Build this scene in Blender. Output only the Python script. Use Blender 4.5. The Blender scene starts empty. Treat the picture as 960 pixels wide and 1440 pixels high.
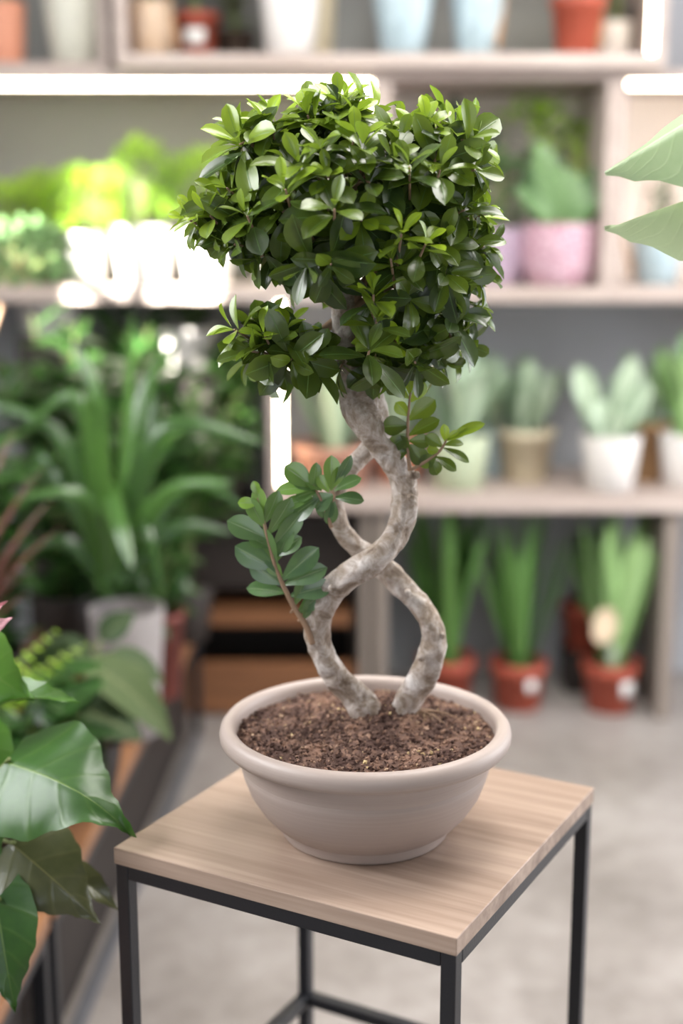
import bpy, math, random
from mathutils import Vector, Matrix, noise
R = math.radians
V = Vector
rnd = random.Random(7)
COL = bpy.context.scene.collection
sc = bpy.context.scene

# ------------------------------------------------------------------ camera
F, PITCH, CAMH = 1920.0, 0.205, 1.50
CP, SP = math.cos(PITCH), math.sin(PITCH)
def P(px, py, Y):
    """the point of the place at distance Y (m) from the camera's foot, seen at px, py"""
    x = (px-480)/F; u = (720-py)/F
    t = Y/(CP+u*SP)
    return V((x*t, Y, CAMH+t*(-SP+u*CP)))
def X(px, Y, z):
    return (px-480)/F*(Y*CP+(CAMH-z)*SP)
def Zat(py, Y): return P(480, py, Y).z
cam_d = bpy.data.cameras.new('camera'); cam = bpy.data.objects.new('camera', cam_d); COL.objects.link(cam)
cam.location = (0, 0, CAMH); cam.rotation_euler = (math.pi/2-PITCH, 0, 0)
cam_d.sensor_fit = 'VERTICAL'; cam_d.sensor_height = 36; cam_d.lens = F/1440*36
cam_d.clip_start = .05
cam_d.dof.use_dof = True; cam_d.dof.focus_distance = 1.52; cam_d.dof.aperture_fstop = 1.55
sc.camera = cam

# ------------------------------------------------------------------ materials
MATS = {}
class NT:
    def __init__(s, name):
        s.m = bpy.data.materials.new(name); s.m.use_nodes = True; s.t = s.m.node_tree
        s.t.nodes.clear(); s.out = s.t.nodes.new('ShaderNodeOutputMaterial')
    def n(s, typ, **kw):
        nd = s.t.nodes.new(typ)
        for k, v in kw.items():
            if k in ('ins',):
                for a, b in v.items():
                    if hasattr(b, 'links'): s.t.links.new(b, nd.inputs[a])
                    else: nd.inputs[a].default_value = b
            else: setattr(nd, k, v)
        return nd
    def link(s, a, b): s.t.links.new(a, b)
def c4(c): return (c[0], c[1], c[2], 1) if len(c) == 3 else c
def srgb(r, g, b):
    f = lambda v: ((v/255+.055)/1.055)**2.4 if v/255 > .04045 else v/255/12.92
    return (f(r), f(g), f(b), 1)
def ramp(t, fac, stops):
    r = t.n('ShaderNodeValToRGB'); e = r.color_ramp.elements
    e[0].position, e[0].color = stops[0][0], c4(stops[0][1])
    e[1].position, e[1].color = stops[-1][0], c4(stops[-1][1])
    for p, c in stops[1:-1]:
        q = e.new(p); q.color = c4(c)
    t.link(fac, r.inputs[0]); return r.outputs[0]
def mix(t, fac, a, b, mode='MIX'):
    m = t.n('ShaderNodeMix', data_type='RGBA', blend_type=mode)
    for i, v in ((0, fac), (6, a), (7, b)):
        if hasattr(v, 'links'): t.link(v, m.inputs[i])
        else: m.inputs[i].default_value = v if i == 0 else c4(v)
    return m.outputs[2]
def mathn(t, op, a, b=0.0, clamp=False):
    m = t.n('ShaderNodeMath', operation=op, use_clamp=clamp)
    for i, v in ((0, a), (1, b)):
        if hasattr(v, 'links'): t.link(v, m.inputs[i])
        else: m.inputs[i].default_value = v
    return m.outputs[0]
def bump(t, h, s=.3, d=.002):
    b = t.n('ShaderNodeBump'); b.inputs['Strength'].default_value = s; b.inputs['Distance'].default_value = d
    t.link(h, b.inputs['Height']); return b.outputs[0]
def principled(t, col, rough=.5, nrm=None, metal=0, spec=.5, link=True):
    p = t.n('ShaderNodeBsdfPrincipled')
    if hasattr(col, 'links'): t.link(col, p.inputs['Base Color'])
    else: p.inputs['Base Color'].default_value = c4(col)
    if hasattr(rough, 'links'): t.link(rough, p.inputs['Roughness'])
    else: p.inputs['Roughness'].default_value = rough
    p.inputs['Metallic'].default_value = metal
    p.inputs['Specular IOR Level'].default_value = spec
    if nrm is not None: t.link(nrm, p.inputs['Normal'])
    if link: t.link(p.outputs[0], t.out.inputs[0])
    return p
def ncoord(t, scale=(1,1,1), rot=(0,0,0), kind='Object'):
    c = t.n('ShaderNodeTexCoord'); m = t.n('ShaderNodeMapping')
    m.inputs['Scale'].default_value = scale; m.inputs['Rotation'].default_value = rot
    t.link(c.outputs[kind], m.inputs[0]); return m.outputs[0]
def tnoise(t, vec, scale=5, detail=4, rough=.5, dist=0):
    n = t.n('ShaderNodeTexNoise'); t.link(vec, n.inputs['Vector'])
    n.inputs['Scale'].default_value = scale; n.inputs['Detail'].default_value = detail
    n.inputs['Roughness'].default_value = rough; n.inputs['Distortion'].default_value = dist
    return n.outputs['Fac']
def plain(name, col, rough=.5, var=.12, scale=30, b=.1, metal=0, spec=.5):
    if name in MATS: return MATS[name]
    t = NT(name); v = ncoord(t); f = tnoise(t, v, scale, 4)
    c = mix(t, f, [x*(1-var) for x in col[:3]], [min(1, x*(1+var)) for x in col[:3]])
    principled(t, c, rough, bump(t, f, b, .002), metal, spec)
    MATS[name] = t.m; return t.m
def wood(name, a, b, mid=None, scale=1.0, axis=0, rough=.45, stripes=26):
    if name in MATS: return MATS[name]
    t = NT(name)
    s = [stripes, stripes, stripes]; s[axis] = 1.6
    v = ncoord(t, [q*scale for q in s])
    f1 = tnoise(t, v, 1.0, 6, .62, .35)
    s2 = [150, 150, 150]; s2[axis] = 5
    f2 = tnoise(t, ncoord(t, [q*scale for q in s2]), 1.0, 3, .6)
    f = mathn(t, 'ADD', mathn(t, 'MULTIPLY', f1, .7), mathn(t, 'MULTIPLY', f2, .3))
    mid = mid or [(a[i]+b[i])/2 for i in range(3)]
    c = ramp(t, f, [(.34, a), (.5, mid), (.66, b)])
    principled(t, c, rough, bump(t, f2, .12, .001))
    MATS[name] = t.m; return t.m
def leafmat(name, dark, light, vein, under=None, rough=.35, trans=.28, veinw=.06, stripes=0, edge=None, spec=.5, mott=.25, sv_=.5):
    """'age' 0 old..1 new colours the leaf; lu = across / along the blade for the midrib"""
    if name in MATS: return MATS[name]
    t = NT(name)
    ag = t.n('ShaderNodeAttribute', attribute_name='age')
    lu = t.n('ShaderNodeAttribute', attribute_name='lu')
    sp = t.n('ShaderNodeSeparateXYZ'); t.link(lu.outputs['Vector'], sp.inputs[0])
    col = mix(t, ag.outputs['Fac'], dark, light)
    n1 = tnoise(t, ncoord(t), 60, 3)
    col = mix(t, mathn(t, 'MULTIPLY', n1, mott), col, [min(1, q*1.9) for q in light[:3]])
    absu = mathn(t, 'ABSOLUTE', sp.outputs[0])
    hgt = None
    if stripes:
        # side veins running out and forward from the midrib
        ph = mathn(t, 'MULTIPLY', mathn(t, 'SUBTRACT', sp.outputs[1], mathn(t, 'MULTIPLY', absu, .22)), stripes*6.283)
        sn = mathn(t, 'SINE', ph); sv = mathn(t, 'POWER', mathn(t, 'MAXIMUM', sn, 0), 6)
        col = mix(t, mathn(t, 'MULTIPLY', sv, sv_), col, vein); hgt = sv
    mr = t.n('ShaderNodeMapRange'); mr.inputs[1].default_value = veinw*.4; mr.inputs[2].default_value = veinw
    mr.inputs[3].default_value = 1; mr.inputs[4].default_value = 0
    t.link(absu, mr.inputs[0])
    col = mix(t, mathn(t, 'MULTIPLY', mr.outputs[0], .75), col, vein)
    if edge:
        er = t.n('ShaderNodeMapRange'); er.inputs[1].default_value = .8; er.inputs[2].default_value = .9
        t.link(absu, er.inputs[0]); col = mix(t, er.outputs[0], col, edge)
    g = t.n('ShaderNodeNewGeometry')
    un = under or [min(1, q*1.5+.02) for q in light[:3]]
    col = mix(t, mathn(t, 'MULTIPLY', g.outputs['Backfacing'], .5), col, un)
    nb = bump(t, mathn(t, 'ADD', mr.outputs[0] if hgt is None else mathn(t, 'ADD', mr.outputs[0], hgt), n1), .25, .0012)
    p = principled(t, col, rough, nb, spec=spec, link=False)
    tr = t.n('ShaderNodeBsdfTranslucent')
    t.link(mix(t, .5, col, light, 'MIX'), tr.inputs[0])
    mx = t.n('ShaderNodeMixShader'); mx.inputs[0].default_value = trans
    t.link(p.outputs[0], mx.inputs[1]); t.link(tr.outputs[0], mx.inputs[2]); t.link(mx.outputs[0], t.out.inputs[0])
    MATS[name] = t.m; return t.m
def emis(name, col, st):
    if name in MATS: return MATS[name]
    t = NT(name); e = t.n('ShaderNodeEmission'); e.inputs[0].default_value = c4(col); e.inputs[1].default_value = st
    t.link(e.outputs[0], t.out.inputs[0]); MATS[name] = t.m; return t.m

# ------------------------------------------------------------------ mesh builder
class MB:
    def __init__(s): s.v = []; s.f = []; s.age = []; s.lu = []; s.mi = []
    def add(s, vs, fs, age=0.0, lu=None, mi=0):
        o = len(s.v); s.v += [tuple(p) for p in vs]
        s.f += [tuple(i+o for i in f) for f in fs]; s.mi += [mi]*len(fs)
        s.age += list(age) if isinstance(age, (list, tuple)) else [age]*len(vs)
        s.lu += lu if lu else [(.5, .5)]*len(vs)
    def build(s, name, mat, parent=None, smooth=True, bevel=0, sub=0, origin=None, solid=0):
        me = bpy.data.meshes.new(name)
        org = V(origin) if origin is not None else (parent_origin(parent) if parent else V((0, 0, 0)))
        rz = parent_rot(parent) if parent else 0
        if parent and parent.get('category') == 'potted plant' and org.y > 3.9:      # leaves press against boards, not through them
            zc = .662 if org.z < .3 else (1.885 if 1.3 < org.z < 1.9 else 9)
            s.v = [(p[0], min(p[1], 4.44), min(p[2], zc)) for p in s.v]
        M = Matrix.Rotation(-rz, 3, 'Z')
        me.from_pydata([tuple(M @ (V(p)-org)) for p in s.v], [], s.f)
        for m in (mat if isinstance(mat, (list, tuple)) else [mat]): me.materials.append(m)
        me.polygons.foreach_set('material_index', s.mi)
        me.polygons.foreach_set('use_smooth', [smooth]*len(s.f))
        a = me.attributes.new('age', 'FLOAT', 'POINT'); a.data.foreach_set('value', s.age)
        l = me.attributes.new('lu', 'FLOAT_VECTOR', 'POINT')
        l.data.foreach_set('vector', [c for q in s.lu for c in (q[0], q[1], 0)])
        me.update()
        o = bpy.data.objects.new(name, me); COL.objects.link(o)
        if parent: o.parent = parent
        elif origin is not None: o.location = origin
        if bevel:
            b = o.modifiers.new('bevel', 'BEVEL'); b.width = bevel; b.segments = 2; b.limit_method = 'ANGLE'
        if solid:
            q = o.modifiers.new('solid', 'SOLIDIFY'); q.thickness = solid
        if sub:
            q = o.modifiers.new('sub', 'SUBSURF'); q.levels = sub; q.render_levels = sub
        return o
def parent_origin(p):
    o = V((0, 0, 0)); q = p
    while q: o = o+V(q.location); q = q.parent
    return o
def parent_rot(p):
    q = p; r = 0
    while q: r += q.rotation_euler.z; q = q.parent
    return r
def thing(name, label, cat, loc, rz=0, group=None):
    o = bpy.data.objects.new(name, None); COL.objects.link(o); o.location = loc; o.rotation_euler = (0, 0, rz)
    o.empty_display_size = .05
    o['label'] = label; o['category'] = cat
    if group: o['group'] = group
    return o
def tag(o, label, cat, group=None):
    o['label'] = label; o['category'] = cat
    if group: o['group'] = group
    return o
def structure(o): o['kind'] = 'structure'; return o

def box(mb, lo, hi, mi=0, M=None, age=0):
    x0, y0, z0 = lo; x1, y1, z1 = hi
    vs = [V(p) for p in ((x0,y0,z0),(x1,y0,z0),(x1,y1,z0),(x0,y1,z0),(x0,y0,z1),(x1,y0,z1),(x1,y1,z1),(x0,y1,z1))]
    if M is not None: vs = [M @ p for p in vs]
    mb.add(vs, [(0,3,2,1),(4,5,6,7),(0,1,5,4),(1,2,6,5),(2,3,7,6),(3,0,4,7)], age, None, mi)
def lathe(mb, prof, c, seg=48, mi=0, wob=None, cap=True):
    """prof = (r, z) going from the foot's centre outward, up and back inside"""
    vs = []; fs = []
    for i, (r, z) in enumerate(prof):
        for k in range(seg):
            a = 2*math.pi*k/seg; rr = r*(1+(wob(a, z) if wob else 0))
            vs.append((c[0]+rr*math.cos(a), c[1]+rr*math.sin(a), c[2]+z))
    for i in range(len(prof)-1):
        for k in range(seg):
            k2 = (k+1) % seg
            fs.append((i*seg+k, i*seg+k2, (i+1)*seg+k2, (i+1)*seg+k))
    if cap:
        fs.append(tuple(reversed(range(seg)))); n = (len(prof)-1)*seg; fs.append(tuple(n+k for k in range(seg)))
    mb.add(vs, fs, 0, None, mi)
def spline(pts, n):
    """Catmull-Rom through pts (tuples of any size)"""
    out = []; m = len(pts)-1
    for i in range(n+1):
        t = i/n*m; k = min(int(t), m-1); u = t-k
        p0 = pts[max(k-1, 0)]; p1 = pts[k]; p2 = pts[k+1]; p3 = pts[min(k+2, m)]
        out.append(tuple(.5*((2*b)+(-a+c)*u+(2*a-5*b+4*c-d)*u*u+(-a+3*b-3*c+d)*u**3) for a, b, c, d in zip(p0, p1, p2, p3)))
    return out
def tube(mb, pts, rad, seg=8, n=None, mi=0, age=0, disp=None, caps=True):
    """pts 3-D points, rad a number or one per point"""
    if not isinstance(rad, (list, tuple)): rad = [rad]*len(pts)
    q = [tuple(p)+(r,) for p, r in zip(pts, rad)]
    if n: q = spline(q, n)
    vs = []; fs = []; ups = None; N = len(q)
    tang = []
    for i in range(N):
        a = V(q[max(i-1, 0)][:3]); b = V(q[min(i+1, N-1)][:3]); tang.append((b-a).normalized() if (b-a).length > 1e-9 else V((0, 0, 1)))
    u = tang[0].orthogonal().normalized()
    for i in range(N):
        t = tang[i]; u = (u-t*u.dot(t)).normalized(); w = t.cross(u)
        for k in range(seg):
            a = 2*math.pi*k/seg; d = u*math.cos(a)+w*math.sin(a); c = V(q[i][:3]); r = q[i][3]
            if disp: r = r*(1+disp(c+d*r, a, i/N))
            vs.append(c+d*r)
    for i in range(N-1):
        for k in range(seg):
            k2 = (k+1) % seg; fs.append((i*seg+k, i*seg+k2, (i+1)*seg+k2, (i+1)*seg+k))
    if caps: fs.append(tuple(reversed(range(seg)))); fs.append(tuple((N-1)*seg+k for k in range(seg)))
    mb.add(vs, fs, age, None, mi)

PROF = {
 'obovate': lambda t: math.sin(math.pi*min(1, t**1.5*.985+.015))**.66 if t < 1 else 0.0,
 'oval':    lambda t: math.sin(math.pi*t**1.05)**.66 if 0 < t < 1 else 0.0,
 'lance':   lambda t: math.sin(math.pi*t**.75)**.9*(1-.15*t) if 0 < t < 1 else 0.0,
 'strap':   lambda t: min(1, .35+t*3)*max(0, 1-t**3.2)**.8,
 'snake':   lambda t: (.55+.75*t-.25*t*t)*max(0, 1-t**7)**.7*.95,
 'spear':   lambda t: (.7+.4*t)*max(0, 1-t**3)**.8*.9,
 'heart':   lambda t: (.62+.55*math.sin(math.pi*min(1, t*1.9+.12))**1)*(1-t)**.62 if t < .45 else max(0, 1-((t-.45)/.55))**.95*.66*(1-.12*math.sin((t-.45)/.55*math.pi)) ,
}
# a smooth heart: widths by table
def tab(ts):
    def f(t):
        for (a, x), (b, y) in zip(ts, ts[1:]):
            if t <= b:
                u = (t-a)/(b-a); u = u*u*(3-2*u); return x+(y-x)*u
        return ts[-1][1]
    return f
PROF['heart'] = tab([(0, .62), (.1, .9), (.25, 1.0), (.42, .86), (.6, .56), (.78, .26), (.9, .09), (1, 0)])
PROF['broad'] = tab([(0, .0), (.06, .35), (.18, .8), (.36, 1.0), (.55, .93), (.75, .6), (.9, .24), (1, 0)])
def blade(mb, base, fwd, nrm, L, W, shape='obovate', curl=.5, fold=.25, nu=4, nv=7, age=0.0, wave=0.0, lobes=0.0, roll=0.0, cp=1.0, twist=0.0, mi=0, cup=0.0, jit=None):
    """a leaf: starts at base along fwd, droops away from nrm by curl radians over its length"""
    f0 = fwd.normalized(); n0 = (nrm-f0*nrm.dot(f0))
    if n0.length < 1e-5: n0 = f0.orthogonal()
    n0.normalize()
    pr = PROF[shape]; vs = []; lu = []; c = V(base); ph = rnd.random()*6.28
    pos = []
    for j in range(nv+1):
        t = j/nv
        a = curl*(t**cp)
        d = f0*math.cos(a)-n0*math.sin(a); n = n0*math.cos(a)+f0*math.sin(a)
        if j: c = c+d*(L/nv)
        s = f0.cross(n0)
        if twist:
            q = Matrix.Rotation(twist*t, 3, d); s = q @ s; n = q @ n
        pos.append((c.copy(), d, n, s, t))
    for (c, d, n, s, t) in pos:
        w = W*.5*max(pr(t), 0.004)
        for i in range(nu+1):
            u = -1+2*i/nu; au = abs(u)
            h = fold*w*au - cup*w*au*au + wave*W*math.sin(t*9+ph+(1.5 if u > 0 else 0))*au*au
            back = lobes*L*(au**1.3)*max(0, 1-t*2.2)**2
            x = u*w*(1-.12*fold)
            if roll: x, h = w*math.sin(u*roll)/roll, h+w*(1-math.cos(u*roll))/roll
            vs.append(c+s*x+n*h-d*back); lu.append((u, t))
    fs = []
    for j in range(nv):
        for i in range(nu):
            a = j*(nu+1)+i; fs.append((a, a+1, a+nu+2, a+nu+1))
    mb.add(vs, fs, age, lu, mi)
def leafto(mb, base, tip, nrm, W, curl=.5, **kw):
    """blade whose chord goes from base to tip"""
    b = V(base); ch = V(tip)-b; L = ch.length
    n = V(nrm); f = ch.normalized(); n = (n-f*n.dot(f)).normalized()
    a = curl*.5; fw = f*math.cos(a)+n*math.sin(a); nn = n*math.cos(a)-f*math.sin(a)
    L2 = L/(math.sin(a)/a if abs(a) > 1e-3 else 1)
    blade(mb, b, fw, nn, L2, W, curl=curl, **kw)
def frame(ax):
    ax = ax.normalized(); u = ax.orthogonal().normalized(); return u, ax.cross(u)

# ------------------------------------------------------------------ palette
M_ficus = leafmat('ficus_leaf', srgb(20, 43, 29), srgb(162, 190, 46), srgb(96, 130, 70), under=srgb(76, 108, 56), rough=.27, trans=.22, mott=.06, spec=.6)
M_spray = leafmat('ficus_glaucous_leaf', srgb(58, 88, 68), srgb(128, 164, 66), srgb(130, 150, 110), under=srgb(110, 136, 98), rough=.24, trans=.16, mott=.12, spec=.8)
M_wood = wood('oak_laminate', srgb(118, 97, 84), srgb(182, 160, 144), srgb(156, 134, 118), scale=.62, axis=0, rough=.4)
M_shelf = wood('whitewashed_wood', srgb(156, 139, 130), srgb(194, 180, 171), scale=.8, axis=0, rough=.55)
M_bench = wood('oiled_bench_wood', srgb(100, 68, 46), srgb(152, 108, 76), scale=1, axis=1, rough=.4)
M_brown = wood('brown_cabinet_wood', srgb(96, 64, 42), srgb(150, 100, 64), scale=.7, axis=0, rough=.5)
M_darkwood = plain('dark_cabinet_board', srgb(38, 30, 26), .6)
M_black = plain('black_powder_coat', srgb(27, 28, 33), .42, .1, 300, .15)
M_grey_steel = plain('grey_floor_rail', srgb(88, 88, 92), .4)
def taupe():
    t = NT('taupe_plastic'); z = ncoord(t, (3, 3, 420)); f = tnoise(t, z, 1, 3, .6)
    g = tnoise(t, ncoord(t), 9, 3)
    c = mix(t, f, srgb(160, 145, 137), srgb(178, 163, 154)); c = mix(t, mathn(t, 'MULTIPLY', g, .3), c, srgb(150, 136, 132))
    principled(t, c, .46, bump(t, f, .18, .0008)); return t.m
M_taupe = taupe()
def bark():
    t = NT('ficus_bark'); v = ncoord(t)
    f = tnoise(t, v, 46, 6, .7, .5); g = tnoise(t, v, 120, 4, .6); h = tnoise(t, v, 9, 3)
    c = ramp(t, f, [(.32, srgb(96, 80, 66)), (.44, srgb(154, 139, 126)), (.54, srgb(192, 181, 173)), (.66, srgb(232, 226, 222))])
    c = mix(t, mathn(t, 'MULTIPLY', h, .5), c, srgb(150, 128, 104))
    principled(t, c, .68, bump(t, mathn(t, 'ADD', f, mathn(t, 'MULTIPLY', g, .4)), .9, .006)); return t.m
M_bark = bark()
M_twig = plain('green_twig', srgb(120, 132, 78), .6)
M_twigb = plain('brown_twig', srgb(150, 122, 98), .7)
def soilmat():
    t = NT('potting_soil'); a = t.n('ShaderNodeAttribute', attribute_name='age'); n = tnoise(t, ncoord(t), 160, 4)
    c = ramp(t, a.outputs['Fac'], [(0, srgb(54, 38, 34)), (.35, srgb(98, 78, 70)), (.7, srgb(152, 120, 102)), (.92, srgb(186, 156, 134)), (1, srgb(226, 200, 150))])
    c = mix(t, mathn(t, 'MULTIPLY', n, .45), c, srgb(64, 44, 38))
    principled(t, c, .95, bump(t, n, .8, .003), spec=.15); return t.m
M_soil = soilmat()
M_soilp = plain('dark_soil', srgb(60, 46, 36), .95, .4, 90, .8)
def floormat():
    t = NT('concrete_floor'); v = ncoord(t)
    a = tnoise(t, v, 1.3, 5, .6); b = tnoise(t, v, 14, 4, .6)
    f = mathn(t, 'ADD', mathn(t, 'MULTIPLY', a, .7), mathn(t, 'MULTIPLY', b, .3))
    c = ramp(t, f, [(.36, srgb(120, 113, 108)), (.5, srgb(146, 139, 134)), (.64, srgb(168, 162, 158))])
    principled(t, c, .42, bump(t, b, .06, .002)); return t.m
M_floor = floormat()
M_wall = plain('grey_plaster', srgb(164, 166, 170), .9, .06, 6, .1)
M_wallw = plain('white_plaster', srgb(150, 148, 146), .9, .05, 6, .1)
M_led = emis('led_strip', (1.0, .86, .66), 16)
M_terra = plain('terracotta_plastic', srgb(166, 78, 58), .55)
M_orange = plain('orange_clay', srgb(206, 140, 112), .6)
M_white = plain('white_ceramic', srgb(212, 207, 202), .35, .04)
M_cream = plain('cream_speckled_ceramic', srgb(196, 194, 180), .5, .16, 60)
M_sage = plain('sage_ceramic', srgb(172, 182, 152), .4, .05)
M_tan = plain('tan_washed_clay', srgb(204, 192, 164), .6, .12)
M_paper = plain('kraft_paper', srgb(184, 146, 106), .8)
M_zinc = plain('pale_blue_zinc', srgb(160, 178, 184), .4, .3, 40)
M_bronze = plain('beige_metallic_glaze', srgb(186, 160, 134), .35, .1)
M_label = plain('white_label', srgb(236, 234, 230), .5, .02)
M_stick = plain('bare_wood_stick', srgb(190, 150, 112), .6)
def honey(name, a, b):
    t = NT(name); v = ncoord(t, (46, 46, 46)); vo = t.n('ShaderNodeTexVoronoi', feature='DISTANCE_TO_EDGE'); vo.inputs['Scale'].default_value = 1
    t.link(v, vo.inputs['Vector']); mr = t.n('ShaderNodeMapRange'); mr.inputs[2].default_value = .22; t.link(vo.outputs['Distance'], mr.inputs[0])
    principled(t, mix(t, mr.outputs[0], a, b), .3, bump(t, mr.outputs[0], .9, .006)); return t.m
M_pink = honey('pink_dimpled_ceramic', srgb(178, 122, 140), srgb(226, 196, 206))
M_lilac = honey('lilac_dimpled_ceramic', srgb(166, 140, 164), srgb(206, 186, 204))
# leaves of the other plants
L_dark = leafmat('dark_glossy_leaf', srgb(18, 38, 20), srgb(60, 96, 42), srgb(80, 120, 60), rough=.3, trans=.2)
L_strap = leafmat('strap_leaf', srgb(20, 40, 24), srgb(78, 116, 50), srgb(70, 104, 60), rough=.22, trans=.22, veinw=.12)
L_lime = leafmat('lime_leaf', srgb(96, 140, 34), srgb(170, 208, 70), srgb(150, 190, 60), rough=.5, trans=.35)
L_silver = leafmat('silver_snake_leaf', srgb(104, 132, 104), srgb(170, 186, 160), srgb(140, 164, 132), rough=.4, trans=.1, edge=srgb(90, 120, 80))
L_snake = leafmat('green_snake_leaf', srgb(30, 66, 34), srgb(96, 138, 66), srgb(60, 100, 50), rough=.35, trans=.08, stripes=8)
L_snake2 = leafmat('pale_snake_leaf', srgb(74, 110, 66), srgb(150, 184, 120), srgb(110, 150, 90), rough=.35, trans=.08, stripes=8)
L_agla = leafmat('soft_green_leaf', srgb(58, 92, 56), srgb(120, 154, 100), srgb(150, 186, 130), rough=.35, trans=.25, stripes=6)
L_cord = leafmat('red_edged_leaf', srgb(52, 44, 40), srgb(120, 84, 74), srgb(150, 60, 60), rough=.3, trans=.15, edge=srgb(160, 60, 60))
L_anth = leafmat('anthurium_leaf', srgb(36, 66, 34), srgb(84, 128, 46), srgb(112, 138, 66), under=srgb(96, 110, 66), rough=.32, trans=.2, veinw=.022, stripes=5, mott=.14, sv_=.10)
L_spathe = leafmat('pink_spathe', srgb(196, 84, 104), srgb(236, 190, 196), srgb(140, 30, 50), under=srgb(150, 60, 50), rough=.25, trans=.2, stripes=7)
L_bana = leafmat('banana_leaf', srgb(120, 150, 118), srgb(204, 220, 172), srgb(214, 226, 184), under=srgb(160, 192, 96), rough=.32, trans=.42, veinw=.02, stripes=16, mott=.15, sv_=.10)
L_woodrefl = leafmat('anthurium_leaf_wood_reflection', srgb(54, 62, 40), srgb(92, 92, 60), srgb(120, 118, 76), under=srgb(110, 96, 74), rough=.26, trans=.12, veinw=.022, stripes=5, mott=.3, sv_=.12)  # brown reflection of the wood painted into the anthurium leaf colour
L_blue = leafmat('blue_grey_leaf', srgb(70, 86, 104), srgb(120, 134, 156), srgb(140, 150, 160), rough=.4, trans=.1)
L_cal = leafmat('calathea_leaf', srgb(34, 62, 36), srgb(84, 100, 62), srgb(120, 126, 86), under=srgb(110, 96, 76), rough=.45, trans=.2, stripes=9)

# ------------------------------------------------------------------ the room
def slab(name, lo, hi, mat, bevel=0):
    mb = MB(); box(mb, lo, hi); return structure(mb.build(name, mat, smooth=False, bevel=bevel))
WX0, WX1, WY0, WY1, CZ = -1.9, 3.2, -2.6, 4.5, 3.0
slab('floor', (WX0-.2, WY0-.2, -.12), (WX1+.2, WY1+.2, 0), M_floor)
slab('ceiling', (WX0-.2, WY0-.2, CZ), (WX1+.2, WY1+.2, CZ+.15), M_wallw)
slab('wall_back', (WX0-.2, WY1, 0), (WX1+.2, WY1+.2, CZ), M_wall)
slab('wall_right', (WX1, WY0, 0), (WX1+.2, WY1, CZ), M_wallw)
# left wall with one high window, rear wall solid
WIN = (1.76, 2.50, 1.92, 2.58)     # y0 y1 z0 z1 of the left window
mb = MB(); y0, y1, z0, z1 = WIN
box(mb, (WX0-.1, WY0, 0), (WX0, y0, CZ)); box(mb, (WX0-.1, y1, 0), (WX0, WY1, CZ))
box(mb, (WX0-.1, y0, 0), (WX0, y1, z0)); box(mb, (WX0-.1, y0, z1), (WX0, y1, CZ))
structure(mb.build('wall_left', M_wallw, smooth=False))
mb = MB()
for a, b in (((WX0-.08, y0, z0), (WX0-.03, y1, z0+.03)), ((WX0-.08, y0, z1-.03), (WX0-.03, y1, z1)),
             ((WX0-.08, y0, z0), (WX0-.03, y0+.03, z1)), ((WX0-.08, y1-.03, z0), (WX0-.03, y1, z1)),
             ((WX0-.08, y0+.36, z0), (WX0-.03, y0+.40, z1)), ((WX0-.07, y0, z0+.19), (WX0-.04, y1, z0+.24))): box(mb, a, b)
structure(mb.build('window_1', M_black, smooth=False, bevel=.003))
slab('wall_front', (WX0, WY0-.1, 0), (WX1, WY0, CZ), M_wallw)

# ------------------------------------------------------------------ plant stand (stool)
S = .45; TOPZ = .771; TH = .021
SX, SY = .069*S, 3.589*S; SROT = .286-math.pi/4
def stand():
    t = thing('plant_stand', 'square plant stand with pale oak top and thin black steel frame under the bonsai pot', 'stand', (SX, SY, 0), SROT)
    M = Matrix.Translation((SX, SY, 0)) @ Matrix.Rotation(SROT, 4, 'Z')
    h = S/2
    mb = MB(); box(mb, (-h, -h, TOPZ-TH), (h, h, TOPZ), M=M)
    mb.build('tabletop', M_wood, t, smooth=False, bevel=.0012)
    g = .0178; e = h-.0015; zt = TOPZ-TH
    for sx in (-1, 1):
        for sy in (-1, 1):
            mb = MB(); x0, x1 = sorted((sx*e, sx*(e-g))); y0, y1 = sorted((sy*e, sy*(e-g)))
            box(mb, (x0, y0, 0), (x1, y1, zt), M=M); mb.build('leg', M_black, t, smooth=False, bevel=.0015)
    for zz, nm in ((zt-g, 'top_rail'), (.332, 'lower_rail')):
        for s in (-1, 1):
            a, b = sorted((s*e, s*(e-g)))
            mb = MB(); box(mb, (-(e-g), a, zz), (e-g, b, zz+g), M=M); mb.build(nm, M_black, t, smooth=False, bevel=.0015)
            mb = MB(); box(mb, (a, -(e-g), zz), (b, e-g, zz+g), M=M); mb.build(nm, M_black, t, smooth=False, bevel=.0015)
stand()

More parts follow.
